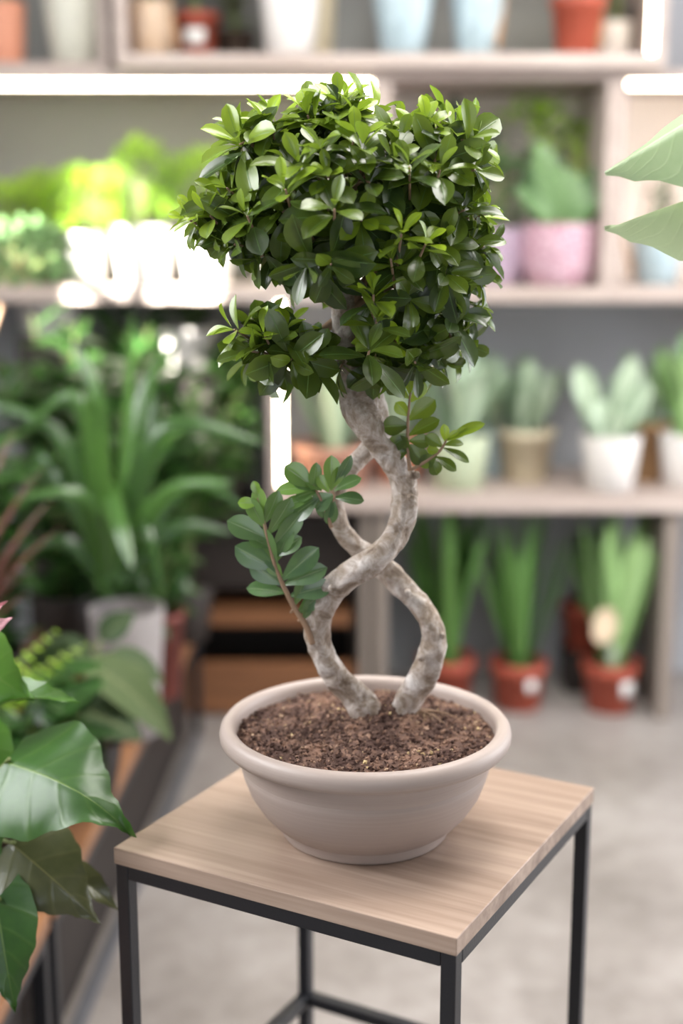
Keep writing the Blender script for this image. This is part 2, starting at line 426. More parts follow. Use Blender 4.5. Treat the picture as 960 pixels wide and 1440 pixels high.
# ------------------------------------------------------------------ the bonsai
PX_, PY_ = .029, 1.577
POTC = V((PX_, PY_, TOPZ))
def bonsai():
    t = thing('potted_ficus_bonsai', 'twisted S-trunk ficus bonsai in a wide taupe bowl standing on the oak topped stand', 'bonsai tree', tuple(POTC))
    # bowl
    mb = MB()
    prof = [(.0, 0), (.097, 0), (.1, .001), (.1025, .004), (.103, .013), (.105, .0155), (.116, .023), (.129, .038), (.141, .057), (.1485, .077),
            (.1520, .0905), (.1516, .0915), (.1520, .0925), (.1545, .108), (.156, .1195), (.160, .1185), (.1668, .1175), (.1728, .1195), (.1765, .1245),
            (.1772, .130), (.1758, .1365), (.1725, .1410), (.1675, .1430), (.1625, .1420), (.1590, .1390), (.1575, .133), (.156, .118), (.14, .08), (.0, .07)]
    lathe(mb, prof, POTC, 128)
    mb.build('bowl', M_taupe, t)
    # soil with a low mound and loose crumbs
    mb = MB(); N = 90; rr = .1568; vs = []; fs = []; ag = []
    def sh(x, y):
        r = math.hypot(x, y)/rr
        m = math.exp(-((x-.022)**2+(y-.035)**2)/.003)*1.5
        return .126+.012*m+.006*(1-r*r)+.0045*noise.noise(V((x*60, y*60, 1)))+.0035*noise.noise(V((x*170, y*170, 4)))
    rings = 46; seg = 130
    vs.append((PX_, PY_, TOPZ+sh(0, 0))); ag.append(.4)
    for i in range(1, rings+1):
        for k in range(seg):
            a = 2*math.pi*k/seg; x = rr*i/rings*math.cos(a); y = rr*i/rings*math.sin(a)
            vs.append((PX_+x, PY_+y, TOPZ+sh(x, y)))
            ag.append(max(0, min(.9, .38+.35*noise.noise(V((x*26, y*26, 9)))+.35*noise.noise(V((x*120, y*120, 2))))))
    for k in range(seg): fs.append((0, 1+k, 1+(k+1) % seg))
    for i in range(rings-1):
        for k in range(seg):
            a = 1+i*seg+k; b = 1+i*seg+(k+1) % seg; fs.append((a, a+seg, b+seg, b))
    mb.add(vs, fs, ag)
    r2 = random.Random(3)
    OC = [(1,0,0),(-1,0,0),(0,1,0),(0,-1,0),(0,0,1),(0,0,-1)]; OF = [(0,2,4),(2,1,4),(1,3,4),(3,0,4),(2,0,5),(1,2,5),(3,1,5),(0,3,5)]
    for i in range(3600):
        a = r2.random()*6.283; r = rr*.985*math.sqrt(r2.random()); x, y = r*math.cos(a), r*math.sin(a)
        s = r2.choice((.0012, .0016, .002, .0026, .0034)) * (1.5 if r2.random() < .03 else 1)
        q = Matrix.Rotation(r2.random()*6, 3, V((r2.random(), r2.random(), .3)).normalized())
        sx, sy, sz = s*r2.uniform(.7, 1.5), s*r2.uniform(.7, 1.2), s*r2.uniform(.4, .9)
        c = V((PX_+x, PY_+y, TOPZ+sh(x, y)+s*.25))
        g = min(.94, max(0, r2.gauss(.42, .26)+.25*noise.noise(V((x*26, y*26, 9)))))
        if r2.random() < .012: g = 1.0
        mb.add([c+q @ V((p[0]*sx, p[1]*sy, p[2]*sz)) for p in OC], OF, g)
    mb.build('soil', M_soil, t, smooth=False)
    # trunk: two strands wound round each other
    Y0 = PY_+.035
    def dsp(k):
        def f(p, a, u):
            return .16*noise.noise(p*22+V((k, 0, 0)))+.11*noise.noise(p*70)+.05*noise.noise(p*180)+.09*math.sin(2*a+u*30+k)+.05*math.sin(5*a+u*55)
        return f
    def strand(pts): return [P(x, y, Y0+dy) for x, y, r, dy in pts], [r/F*1.66 for x, y, r, dy in pts]
    mb = MB()
    A = [(528, 1052, 27, -.006), (519, 1014, 22, -.010), (503, 984, 20, -.014), (474, 952, 18.5, -.016), (452, 918, 18, -.018), (447, 880, 17.5, -.022), (460, 840, 17.5, -.026), (491, 807, 18, -.028), (528, 786, 19, -.026),
         (556, 752, 18, -.020), (569, 715, 17.5, -.012), (567, 680, 18, -.006), (552, 648, 18.5, -.008), (531, 618, 20, -.014), (512, 585, 22, -.012), (502, 552, 22, .0), (495, 515, 19, .006), (486, 475, 17, .008), (482, 440, 15, .010), (486, 400, 13, .012)]
    B = [(560, 1046, 26, .002), (568, 1006, 21, .0), (577, 980, 20, -.004), (597, 950, 18, -.004), (608, 915, 18, -.002), (607, 882, 18.5, .0), (590, 852, 16, .006), (562, 822, 15.5, .014), (532, 792, 16, .020), (499, 768, 15, .020),
         (477, 738, 14, .018), (468, 705, 13.5, .016), (478, 675, 14, .018), (502, 648, 14, .022), (524, 622, 14, .026), (530, 590, 15, .024), (520, 555, 17, .018), (508, 520, 17, .02), (520, 470, 14, .03), (545, 420, 11, .035)]
    for k, s in ((0, A), (5, B)):
        p, r = strand(s); tube(mb, p, r, 26, 230, disp=dsp(k))
    # knobs and the swollen base
    for x, y, r, dy in ((512, 1006, 20, .0), (575, 1000, 20, .004)):
        c = P(x, y, Y0+dy); rr_ = r/F*1.66
        tube(mb, [c+V((0, 0, rr_*.7)), c, c-V((0, 0, rr_*1.0))], [rr_*.3, rr_*.8, rr_*1.25], 20, 14, disp=dsp(9))
    for x, y, dy in ((620, 893, -.01), (573, 834, -.004), (585, 668, -.012), (440, 893, -.03), (577, 700, -.026), (466, 828, -.04), (592, 925, -.02)):
        c = P(x, y, Y0+dy); tube(mb, [c-V((.004, 0, 0)), c, c+V((.004, 0, .001))], [.003, .0052, .003], 10, 8, disp=dsp(3))
    mb.build('trunk', M_bark, t)
    # surface roots
    mb = MB(); r2 = random.Random(5)
    for i in range(10):
        a = r2.uniform(-.6, 1.6); c = V((PX_+.055+.015*r2.uniform(-1, 1), PY_+.03, TOPZ+.142))
        pts = [c]; d = V((math.cos(a), -math.sin(a)*.5, 0)); L = r2.uniform(.025, .06)
        for s in (.33, .66, 1): 
            q = c+d*L*s+V((0, 0, .006*math.sin(s*3)-.012*s)); pts.append(q)
        tube(mb, pts, [.0014, .0012, .0009, .0005], 6, 10)
    mb.build('root', M_twigb, t)

    # ---- crown
    r3 = random.Random(11)
    twig = MB(); crown = MB()
    def ros(mb, c, ax, n, L, new, spread=1.0, W=None):
        ax = ax.normalized(); u, w = frame(ax); p0 = r3.random()*6.28
        for i in range(n):
            k = i/max(1, n-1)                      # 0 newest, 1 oldest
            ph = p0+i*2.39996+r3.uniform(-.25, .25)
            e = (R(22)+R(68)*k**.8)*spread+r3.uniform(-.14, .14)
            rad = u*math.cos(ph)+w*math.sin(ph)
            d = ax*math.cos(e)+rad*math.sin(e)
            n_ = ax*math.sin(e)-rad*math.cos(e)
            n_ = n_+V((r3.uniform(-.25, .25), r3.uniform(-.25, .25), .35+r3.uniform(-.1, .2)))
            LL = L*(.62+.5*k)*r3.uniform(.8, 1.15)
            ag = max(0, min(1, new*(1.15-1.1*k)+r3.uniform(-.06, .10)))
            b = c-ax*(.018*k)
            blade(mb, b+d*.003, d, n_, LL, LL*r3.uniform(.43, .54), 'obovate', curl=r3.uniform(.1, .75), fold=r3.uniform(.1, .45), nu=4, nv=7, age=ag, twist=r3.uniform(-.3, .3))
    # masses of the crown: centre px, half sizes px, depth offset, half depth (m)
    EL = [(480, 275, 140, 96, .0, .12), (340, 298, 62, 34, -.01, .06), (376, 215, 56, 40, .0, .08), (476, 178, 54, 36, .0, .07), (612, 212, 62, 44, .0, .08),
          (614, 335, 58, 88, .01, .10), (598, 440, 58, 52, .02, .08), (545, 478, 58, 38, .02, .08), (388, 486, 48, 26, -.02, .05), (446, 345, 62, 36, -.03, .07), (540, 385, 70, 52, -.02, .085)]
    hub = P(490, 400, Y0+.02)
    for cx, cy, *_ in EL:
        c = P(cx, cy, Y0); s0 = P(486, 440, Y0+.01)
        tube(twig, [s0, (s0+c)/2+V((0, 0, -.01)), c], [.0065, .005, .0028], 8, 10)
    def inside(p, skip, s=.93):
        for j, (cx, cy, rx, ry, dz, rd) in enumerate(EL):
            if j == skip: continue
            c = P(cx, cy, Y0+dz); k = 1.66/F
            q = p-c
            if (q.x/(rx*k))**2+(q.y/rd)**2+(q.z/(ry*k))**2 < s*s: return True
        return False
    def px(p):
        d = p.y*CP-(p.z-CAMH)*SP; u = p.y*SP+(p.z-CAMH)*CP
        return 480+F*p.x/d, 720-F*u/d
    k = 1.66/F; cnt = 0; tips = []
    for j, (cx, cy, rx, ry, dz, rd) in enumerate(EL):
        c = P(cx, cy, Y0+dz)
        n = int((rx*ry)**.5*1.05) if j else 120
        for i in range(n):
            z = 1-2*(i+.5)/n; a = i*2.39996; s = math.sqrt(1-z*z)
            dv = V((s*math.cos(a), s*math.sin(a), z))
            dv = (dv+V((r3.uniform(-.15, .15),)*3)).normalized()
            sc_ = r3.uniform(.86, 1.02)
            p = c+V((dv.x*rx*k*sc_, dv.y*rd*sc_, dv.z*ry*k*sc_))
            if inside(p, j): continue
            X_, Y_ = px(p)
            if 446 < X_ < 518 and 402 < Y_ < 500 and p.y < Y0+.05: continue
            if X_ < 462 and 385 < Y_ < 458: continue
            if any((p-q).length < .034 for q in tips): continue
            tips.append(p)
            ax = (dv+V((0, -.15, .45))).normalized()
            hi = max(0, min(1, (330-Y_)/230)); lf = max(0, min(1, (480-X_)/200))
            new = min(1, max(.0, r3.gauss(.08+.5*hi+.35*lf*hi, .14)))  # upper-left backlight put into the leaf age, on top of random new growth
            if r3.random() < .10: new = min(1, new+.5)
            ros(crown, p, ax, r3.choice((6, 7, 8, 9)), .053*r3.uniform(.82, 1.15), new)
            q = c+(p-c)*.35
            tube(twig, [q, (q+p)/2+V((0, 0, .004)), p-ax*.004], [.0022, .0017, .0013], 5, 4)
            cnt += 1
    # darker leaves inside
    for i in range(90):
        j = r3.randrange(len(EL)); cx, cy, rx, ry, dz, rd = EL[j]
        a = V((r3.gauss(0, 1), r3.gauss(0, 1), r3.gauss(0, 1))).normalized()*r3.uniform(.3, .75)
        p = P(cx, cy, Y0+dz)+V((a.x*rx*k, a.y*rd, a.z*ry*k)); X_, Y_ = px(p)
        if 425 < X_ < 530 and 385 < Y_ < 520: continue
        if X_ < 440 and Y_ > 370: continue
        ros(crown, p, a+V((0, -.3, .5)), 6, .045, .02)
    # the shoots that give the crown its outline: px, py, depth offset, axis (right, up), new growth, size
    for x, y, dy, ax_, az_, new, sz in (
        (474, 150, -.03, -.1, 1, .9, .046), (500, 158, -.05, .5, .8, .8, .040), (430, 158, -.04, -.5, .9, .8, .046), (340, 182, -.03, -.7, .7, .6, .046), (378, 168, -.03, -.3, 1, .7, .042),
        (565, 178, -.03, -.3, 1, .7, .044), (598, 176, -.05, .2, 1, .75, .046), (640, 182, -.04, .6, .8, .7, .046), (672, 205, -.04, 1, .3, .5, .044), (672, 240, -.06, 1, -.2, .3, .046),
        (262, 308, -.05, -1, .25, .75, .036), (292, 300, -.06, -.7, .6, .7, .042), (325, 345, -.07, -.9, -.2, .15, .046), (315, 262, -.05, -.9, .5, .7, .044), (300, 330, -.05, -1, -.2, .4, .040), (360, 365, -.07, -.6, -.6, .05, .052),
        (345, 300, -.10, -.4, .7, .35, .046), (400, 262, -.13, -.2, .7, .5, .046), (470, 290, -.15, .0, .5, .12, .050), (565, 325, -.13, .1, .8, .95, .040), (600, 340, -.12, .4, .8, .85, .036), (548, 360, -.12, -.2, .7, .6, .036), (525, 410, -.12, .0, 1, .85, .042), (530, 445, -.12, .1, 1, .45, .040),
        (520, 490, -.11, .1, .4, .12, .056), (410, 508, -.09, .1, -.2, .10, .056), (370, 470, -.08, -.5, .8, .6, .044), (325, 462, -.06, -1, .35, .75, .044), (350, 495, -.07, -1, -.1, .15, .052), (402, 462, -.08, .1, 1, .7, .044), (440, 500, -.08, .3, .3, .08, .054),
        (680, 300, -.02, 1, .5, .7, .036), (684, 345, .0, 1, .3, .1, .044), (678, 390, .0, 1, .1, .1, .044), (668, 440, .01, 1, .0, .1, .044), (655, 485, .0, 1, -.5, .1, .044), (625, 510, -.02, .8, -.8, .08, .048), (585, 515, -.05, .2, -.7, .08, .050), (545, 525, -.05, 0, -.8, .08, .050), (475, 525, -.04, -.3, -.8, .06, .050),
        (430, 375, -.12, -.3, -.5, .05, .062), (465, 375, -.13, .0, -.3, .05, .050), (575, 230, -.12, -.1, .8, .2, .048), (620, 235, -.10, .2, .7, .25, .048), (510, 205, -.10, .1, .9, .3, .048), (450, 205, -.10, -.2, .9, .35, .046)):
        p = P(x, y, Y0+dy); ax = V((ax_, -.45, az_)).normalized()
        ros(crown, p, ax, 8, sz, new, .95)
        q = p-ax*.03+V((0, .03, -.01)); tube(twig, [q, p-ax*.004], [.0018, .0013], 5)
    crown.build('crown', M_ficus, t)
    twig.build('branch', M_twigb, t)

    # ---- spray hanging left of the lower bend
    YL = Y0-.035
    st = MB(); lf = MB()
    def stem(pts, r0=3.2, r1=1.6, Yq=YL):
        n = len(pts); tube(st, [P(x, y, Yq) for x, y in pts], [(r0+(r1-r0)*i/(n-1))/F*1.6 for i in range(n)], 8, 5*n)
    stem([(440, 905), (430, 880), (414, 855), (402, 832), (388, 800), (378, 765), (370, 730), (362, 700)], 5, 1.6)
    for a, b in (((414, 855), (408, 862)), ((425, 872), (418, 873)), ((414, 850), (406, 845))): stem([a, b], 2.6, 1.8)
    def lv(bx, by, tx, ty, w, age, n=(0, -1, .35), curl=.35, dy=0.0, dt=0.0, fold=.2, mbx=None, Yq=None, shape='obovate'):
        Yq = YL if Yq is None else Yq
        leafto(mbx or lf, P(bx, by, Yq+dy), P(tx, ty, Yq+dy+dt), V(n), w/F*1.6, curl=curl, shape=shape, fold=fold, nu=6, nv=10, age=age)
    for a in ((377, 758, 319, 732, 36, .15, (-.1, -.9, .5)), (380, 770, 350, 755, 26, .2, (0, -.7, .6)), (388, 800, 330, 768, 38, .05, (-.1, -1, .2)), (396, 822, 352, 790, 34, .05, (.1, -1, .1)), (403, 834, 346, 827, 28, .12, (0, -.7, .7)),
              (390, 795, 370, 742, 24, .25, (-.4, -1, .2)), (385, 782, 424, 755, 28, .15, (.2, -.8, .6)), (396, 815, 448, 770, 34, .05, (-.1, -1, .1)), (400, 822, 460, 798, 32, .10, (-.1, -.9, .45)), (408, 838, 468, 822, 32, .08, (.1, -.9, .4)), (415, 850, 428, 812, 22, .2, (.3, -1, 0)), (418, 862, 452, 835, 26, .15, (.3, -1, .1)), (426, 872, 440, 838, 22, .1, (.5, -1, 0)),
              (372, 742, 350, 700, 26, .35, (-.5, -1, .2)), (370, 735, 362, 683, 24, .6, (-.3, -1, .1)), (372, 735, 392, 690, 26, .3, (.4, -1, .1)), (376, 752, 410, 700, 28, .25, (.5, -.9, .2)), (382, 770, 425, 720, 28, .2, (.4, -.9, .3)), (364, 708, 334, 707, 18, .98, (0, -1, .3)), (364, 700, 356, 676, 14, .9, (0, -1, .2)), (388, 790, 410, 740, 24, .22, (-.3, -1, 0)), (397, 812, 376, 790, 20, .5, (0, -1, .3))):
        lv(*a)
    # tuft above it, springing from the thin strand
    YT = Y0-.03
    st2 = [(466, 742), (458, 720), (450, 700), (440, 682)]
    stem(st2, 3, 1.6, YT); stem([(458, 720), (470, 700), (466, 690)], 2.2, 1.4, YT)
    for a in ((440, 685, 400, 655, 34, .5, (-.1, -.8, .5)), (438, 690, 445, 650, 20, .4, (.5, -1, .1)), (444, 690, 410, 672, 28, .25, (.1, -.7, .7)), (466, 690, 466, 640, 26, .72, (.2, -1, .1)), (462, 692, 448, 668, 20, .85, (0, -1, .5)), (470, 690, 508, 672, 24, .25, (.1, -.6, .8)), (470, 700, 512, 704, 26, .1, (.1, -.6, .8)),
              (468, 696, 440, 712, 30, .15, (-.1, -1, .3)), (466, 698, 452, 728, 28, .12, (.1, -1, .3)), (468, 700, 462, 738, 22, .2, (.4, -1, .1)), (448, 700, 408, 728, 34, .08, (-.2, -.9, .4)), (446, 690, 415, 700, 24, .3, (-.1, -.8, .6)), (466, 688, 480, 655, 18, .8, (.3, -1, .2)), (452, 690, 430, 676, 20, .4, (0, -.6, .8)), (444, 686, 388, 690, 24, .55, (0, -.7, .7)), (440, 700, 398, 712, 22, .35, (-.1, -.8, .6)), (470, 682, 494, 640, 18, .1, (.5, -.9, .2))):
        lv(*a, Yq=YT)
    # spray right of the upper bend
    YR = Y0-.02; rf = MB()
    stem([(576, 662), (574, 640), (573, 610), (574, 580), (577, 552)], 3.2, 1.5, YR)
    stem([(578, 660), (600, 648), (618, 634), (628, 618)], 3.0, 1.5, YR)
    for a in ((575, 598, 537, 600, 30, .05, (-.1, -1, .3)), (574, 585, 556, 566, 20, .8, (-.2, -1, .3)), (575, 590, 612, 562, 30, .3, (0, -1, .3)), (577, 565, 598, 538, 20, .85, (.3, -1, 0)), (575, 560, 545, 538, 20, .75, (-.2, -1, .2)), (576, 556, 574, 526, 14, .9, (0, -1, .1)), (575, 610, 548, 630, 24, .1, (-.2, -1, .2)), (575, 612, 618, 590, 24, .15, (.1, -.8, .6)), (575, 632, 548, 642, 20, .1, (-.1, -1, .2)), (576, 625, 596, 652, 28, .02, (.2, -1, .1)), (575, 620, 605, 622, 22, .12, (0, -1, .4)), (576, 640, 560, 612, 20, .1, (-.3, -1, 0)),
              (628, 618, 682, 595, 20, .45, (-.2, -.8, .8)), (628, 620, 660, 602, 14, .8, (-.1, -.9, .5)), (622, 630, 660, 650, 18, .1, (.2, -.7, .8)), (610, 642, 642, 662, 20, .1, (.1, -.7, .7)), (605, 645, 615, 668, 22, .1, (.3, -1, .2)), (622, 628, 598, 612, 20, .2, (-.2, -.9, .4)), (618, 634, 600, 632, 16, .5, (-.1, -.9, .5)), (626, 622, 624, 596, 14, .95, (.1, -1, .2)), (624, 626, 652, 624, 18, .2, (0, -.5, .9)), (615, 636, 590, 656, 22, .08, (-.1, -1, .1)), (628, 616, 645, 606, 10, .95, (0, -1, .3))):
        lv(*a, Yq=YR, mbx=rf)
    # little shoot in the crook
    stem([(478, 812), (495, 808), (510, 800)], 2.2, 1.2, Y0-.03)
    for a in ((505, 804, 520, 788, 12, .8), (505, 804, 522, 812, 14, .5), (498, 806, 512, 795, 10, .9)): lv(*a, Yq=Y0-.03, mbx=rf)
    lf.build('foliage', M_spray, t); rf.build('foliage', M_ficus, t)
    st.build('stem', M_twigb, t)
bonsai()

# ------------------------------------------------------------------ shelving along the back wall
YF, YB = 4.0, 4.46
def cubby(name, label, cat, px0, px1, zb, zt, th=.03, thb=.045, led=None, left=True, right=True, back=None, y0=YF, top=True, bot=True, mat=None, frame_y=None):
    zc = (zb+zt)/2; x0 = X(px0, y0, zc); x1 = X(px1, y0, zc)
    t = thing(name, label, cat, (x0, y0, zb)); m = mat or M_shelf
    g = .0004
    def bd(nm, lo, hi, mm=m):
        mb = MB(); box(mb, lo, hi); return mb.build(nm, mm, t, smooth=False, bevel=.002)
    if bot: bd('bottom_panel', (x0, y0, zb), (x1, YB, zb+thb))
    if top: bd('top_panel', (x0, y0, zt-th), (x1, YB, zt))
    zz0 = zb+(thb if bot else 0); zz1 = zt-(th if top else 0)
    if left: bd('side_panel', (x0, y0, zz0), (x0+th, YB, zz1))
    if right: bd('side_panel', (x1-th, y0, zz0), (x1, YB, zz1))
    if back: bd('back_panel', (x0+th*left, YB-.012, zz0), (x1-th*right, YB, zz1), back)
    for kind in (led or ()):
        s = .013
        if kind == 'top': lo, hi = (x0+th, y0+.012, zz1-.016), (x1-th, y0+.012+s, zz1)
        if kind == 'right': lo, hi = (x1-th-.016, y0+.012, zz0+(zz1-zz0)*.0), (x1-th, y0+.012+s, zz1-.016)
        if kind == 'left': lo, hi = (x0+th, y0+.012, zz0+.02), (x0+th+.016, y0+.012+s, zz1-.001)
        bd('led_strip', lo, hi, M_led)
    return t
ZL, ZM, ZT = .668, 1.29, 1.935
M_backg = plain('grey_back_board', srgb(138, 138, 134), .8, .05)
M_backl = plain('pale_back_board', srgb(244, 234, 224), .7, .05)
cubby('wall_shelf', 'upper left shelf box with a glowing light strip under its top board', 'shelf', -150, 537, ZM, ZT, led=('top', 'right'), back=M_backg)
cubby('wall_shelf', 'middle shelf box holding the pink and lilac pots', 'shelf', 537.5, 862, ZM, ZT, back=M_backl, th=.026)
cubby('wall_shelf', 'right shelf box with a light strip, behind the broad leaves', 'shelf', 862.5, 1260, ZM, ZT, led=('top',), back=M_backl)
cubby('wall_shelf', 'wide top shelf box carrying the pale and terracotta pots', 'shelf', 158, 942, ZT+.001, 2.42, y0=3.93, thb=.035, led=('right',), back=M_backg)
cubby('wall_shelf', 'short top left shelf with the orange and cream pots', 'shelf', -160, 150, ZT+.001, 2.42, y0=4.02, thb=.022, back=M_backg)
cubby('wall_shelf', 'low wide shelf of silvery snake plants with an upright light strip', 'shelf', 376, 1240, ZL, ZM-.001, led=('left',), thb=.056, top=False)
def panel_leg(px0, px1):
    mb = MB(); x0, x1 = X(px0, YF, .3), X(px1, YF, .3); box(mb, (x0, YF+.03, 0), (x1, YB-.02, ZL-.001)); return mb
tt = thing('shelf_support', 'upright pale boards carrying the low wide shelf above the floor pots', 'shelf support', (X(525, YF, 0), YF, 0))
for a, b in ((506, 520), (527, 545), (932, 952)): panel_leg(a, b).build('upright', wood('grey_upright_wood', srgb(110, 100, 92), srgb(150, 138, 128), scale=.8, axis=2), tt, smooth=False, bevel=.002)
# low cabinet: dark boards stand in for the shade in its open bays
t = thing('low_cabinet', 'low brown wooden cabinet with dark open bays behind the bonsai trunk', 'cabinet', (X(380, 4.05, .3), 4.05, 0))
cx0, cx1 = X(150, 4.05, .3), X(503, 4.05, .3)
for nm, lo, hi, m in (('back_panel', (cx0, 4.42, 0), (cx1, 4.44, .62), M_darkwood), ('top_panel', (cx0, 4.05, .62), (cx1, 4.44, .64), M_darkwood), ('plinth', (cx0, 4.06, .01), (cx1, 4.09, .175), M_brown), ('shelf_board', (cx0+.02, 4.05, .30), (cx1-.02, 4.42, .335), M_brown),
                      ('side_panel', (cx0, 4.06, 0), (cx0+.02, 4.42, .62), M_darkwood), ('side_panel', (cx1-.02, 4.095, 0), (cx1, 4.42, .62), M_darkwood), ('bay_shade_board', (cx0+.02, 4.12, .40), (cx1-.02, 4.135, .62), M_darkwood)):
    mb = MB(); box(mb, lo, hi); mb.build(nm, m, t, smooth=False, bevel=.002)

# ------------------------------------------------------------------ benches at the left
BZ = .36
def bench(name, label, xa, ya, xb, yb, W=.46):
    """front edge from (xa,ya) to (xb,yb) on plan, W wide to the left"""
    d = V((xb-xa, yb-ya, 0)); L = d.length; ang = math.atan2(d.y, d.x)-math.pi/2
    t = thing(name, label, 'bench', (xa, ya, 0), ang, 'benches carrying the plants at the left')
    M = Matrix.Translation((xa, ya, 0)) @ Matrix.Rotation(ang, 4, 'Z')
    mb = MB(); n = 1
    box(mb, (-W, 0, BZ-.032), (0, L, BZ), M=M); mb.build('bench_top', M_bench, t, smooth=False, bevel=.002)
    g = .026
    for x in (-W+.01, -.004-g):
        for y in (.004, L-.004-g):
            mb = MB(); box(mb, (x, y, 0), (x+g, y+g, BZ-.033), M=M); mb.build('leg', M_black, t, smooth=False, bevel=.002)
        mb = MB(); box(mb, (x, g+.005, 0.0), (x+g, L-g-.005, .02), M=M); mb.build('floor_rail', M_grey_steel, t, smooth=False, bevel=.002)
        mb = MB(); box(mb, (x, g+.005, BZ-.033-g), (x+g, L-g-.005, BZ-.033), M=M); mb.build('top_rail', M_black, t, smooth=False, bevel=.002)
    mb = MB(); box(mb, (-.06, g+.01, .025), (-.045, L-g-.01, BZ-.034-g), M=M); mb.build('front_panel', plain('dark_brown_board', srgb(32, 24, 20), .6), t, smooth=False, bevel=.001)
    return t
bench('plant_bench', 'nearest low wooden bench on black legs, at the bottom left', -.535, 1.25, -.497, 2.14)
bench('plant_bench', 'low wooden bench on black legs running back to the cabinet', -.494, 2.17, -.415, 3.9)

# ------------------------------------------------------------------ pots and plants
def potprof(r0, r1, h, th=.004, rim=.0, rimh=.02):
    p = [(0, 0), (r0*.96, 0), (r0, .002)]
    if rim:
        p += [(r1-(r1-r0)*rimh/h, h-rimh), (r1+rim-.001, h-rimh-.0005), (r1+rim, h-rimh+.002), (r1+rim, h-.002), (r1+rim-.002, h)]
    else:
        p += [(r0+(r1-r0)*.5, h*.5), (r1, h-.002), (r1-.001, h)]
    p += [(r1-th, h), (r1-th-.001, h-.004), (r1-th-(r1-r0)*.15, h*.82), (0, h*.82)]
    return p
def pot(t, c, r0, r1, h, mat, rim=0., rimh=.02, seg=40, soil=True, wob=None, name='pot'):
    mb = MB(); lathe(mb, potprof(r0, r1, h, rim=rim, rimh=rimh), c, seg, wob=wob); o = mb.build(name, mat, t)
    mb = MB(); rs = r1-.0055-(r1-r0)*.12; vs = [(c[0], c[1], c[2]+h*.9)]; N = 24
    for k in range(N): vs.append((c[0]+rs*math.cos(6.2832*k/N), c[1]+rs*math.sin(6.2832*k/N), c[2]+h*.88))
    for k in range(N): vs.append((c[0]+rs*.97*math.cos(6.2832*k/N), c[1]+rs*.97*math.sin(6.2832*k/N), c[2]+h*.84))
    mb.add(vs, [(0, 1+k, 1+(k+1) % N) for k in range(N)]+[(1+k, 1+N+k, 1+N+(k+1) % N, 1+(k+1) % N) for k in range(N)]); mb.build('soil', M_soilp, t)
    return o
def base(px_, Y, z): return V((X(px_, Y, z), Y, z))
def sz(pxw, Y, z=1.0): return pxw/F*(Y*CP+(CAMH-z)*SP)

def snake(t, c, n, L, W, mat, spread=.35, shape='snake', seed=1, nv=8, r=.03, curl=.2, age=(.1, .9)):
    q = random.Random(seed); mb = MB()
    for i in range(n):
        a = i*2.39996+q.uniform(-.4, .4); k = (i+.5)/n; lean = spread*k*q.uniform(.5, 1.1)
        d = V((math.cos(a)*lean, math.sin(a)*lean, 1)); b = c+V((math.cos(a), math.sin(a), 0))*r*math.sqrt(k)*q.uniform(.4, 1)
        nr = -V((math.cos(a), math.sin(a), 0))+V((q.uniform(-.5, .5), -.4, 0))
        blade(mb, b, d, nr, L*q.uniform(.72, 1.05), W*q.uniform(.8, 1.1), shape, curl=q.uniform(-.1, curl), fold=.35, nu=4, nv=nv, age=q.uniform(*age), twist=q.uniform(-.5, .5), wave=.03)
    mb.build('foliage', mat, t)
def bush(t, c, h, r, n, L, W, mat, seed=1, shape='lance', low=.1, age=(.0, 1), stems=7, droop=(.2, 1.0), smat=None, flat=1.0):
    """stems fanning out of c, carrying leaves all the way"""
    q = random.Random(seed); mb = MB(); sm = MB(); per = max(2, n//stems)
    for s in range(stems):
        a = s*2.39996+q.random(); k = (s+.5)/stems; out = r*math.sqrt(k)*.75
        tip = c+V((math.cos(a)*out, math.sin(a)*out*flat, h*(1-.35*k)*q.uniform(.8, 1)))
        mid = c+V((math.cos(a)*out*.35, math.sin(a)*out*.35*flat, h*.5))
        pts = spline([tuple(c), tuple(mid), tuple(tip)], 12); tube(sm, pts, [.0035-.0024*i/12 for i in range(13)], 5)
        for j in range(per):
            u = low+(1-low)*(j+q.random())/per; p = V(pts[min(12, int(u*12))])
            b = q.random()*6.28; e = q.uniform(.1, .9)
            d = V((math.cos(b)*math.cos(e), math.sin(b)*math.cos(e)*flat, math.sin(e)+.1))
            blade(mb, p, d, V((0, -.2, 1)), L*q.uniform(.65, 1.1), W*q.uniform(.7, 1.1), shape, curl=q.uniform(*droop), fold=q.uniform(.1, .4), nu=2, nv=5, age=q.uniform(*age))
    mb.build('foliage', mat, t); sm.build('stem', smat or M_twig, t)
def mound(t, c, rx, rz, n, L, mat, seed=1, ry=None, age=(.0, 1)):
    """a cushion of fine small leaves on thin stems"""
    q = random.Random(seed); mb = MB(); sm = MB(); ry = ry or rx
    for i in range(n):
        a = q.random()*6.28; z = q.uniform(-.35, 1); s = math.sqrt(1-z*z) if z > 0 else 1
        k = q.uniform(.72, 1.05); dv = V((s*math.cos(a), s*math.sin(a), z)); p = c+V((dv.x*rx*k, dv.y*ry*k, rz*.4+dv.z*rz*.62*k))
        d = (dv+V((q.uniform(-.6, .6), q.uniform(-.6, .6), q.uniform(-.2, .8)))).normalized()
        blade(mb, p, d, V((q.uniform(-.3, .3), -.3, 1)), L*q.uniform(.6, 1.2), L*q.uniform(.4, .6), 'oval', curl=q.uniform(0, .8), fold=.15, nu=2, nv=4, age=q.uniform(*age)*(.4+.6*max(0, z)))
        if i % 14 == 0: tube(sm, [c, (c+p)/2+V((0, 0, .02)), p], [.0018, .0013, .0009], 4, 5)
    mb.build('foliage', mat, t); sm.build('stem', M_twig, t)
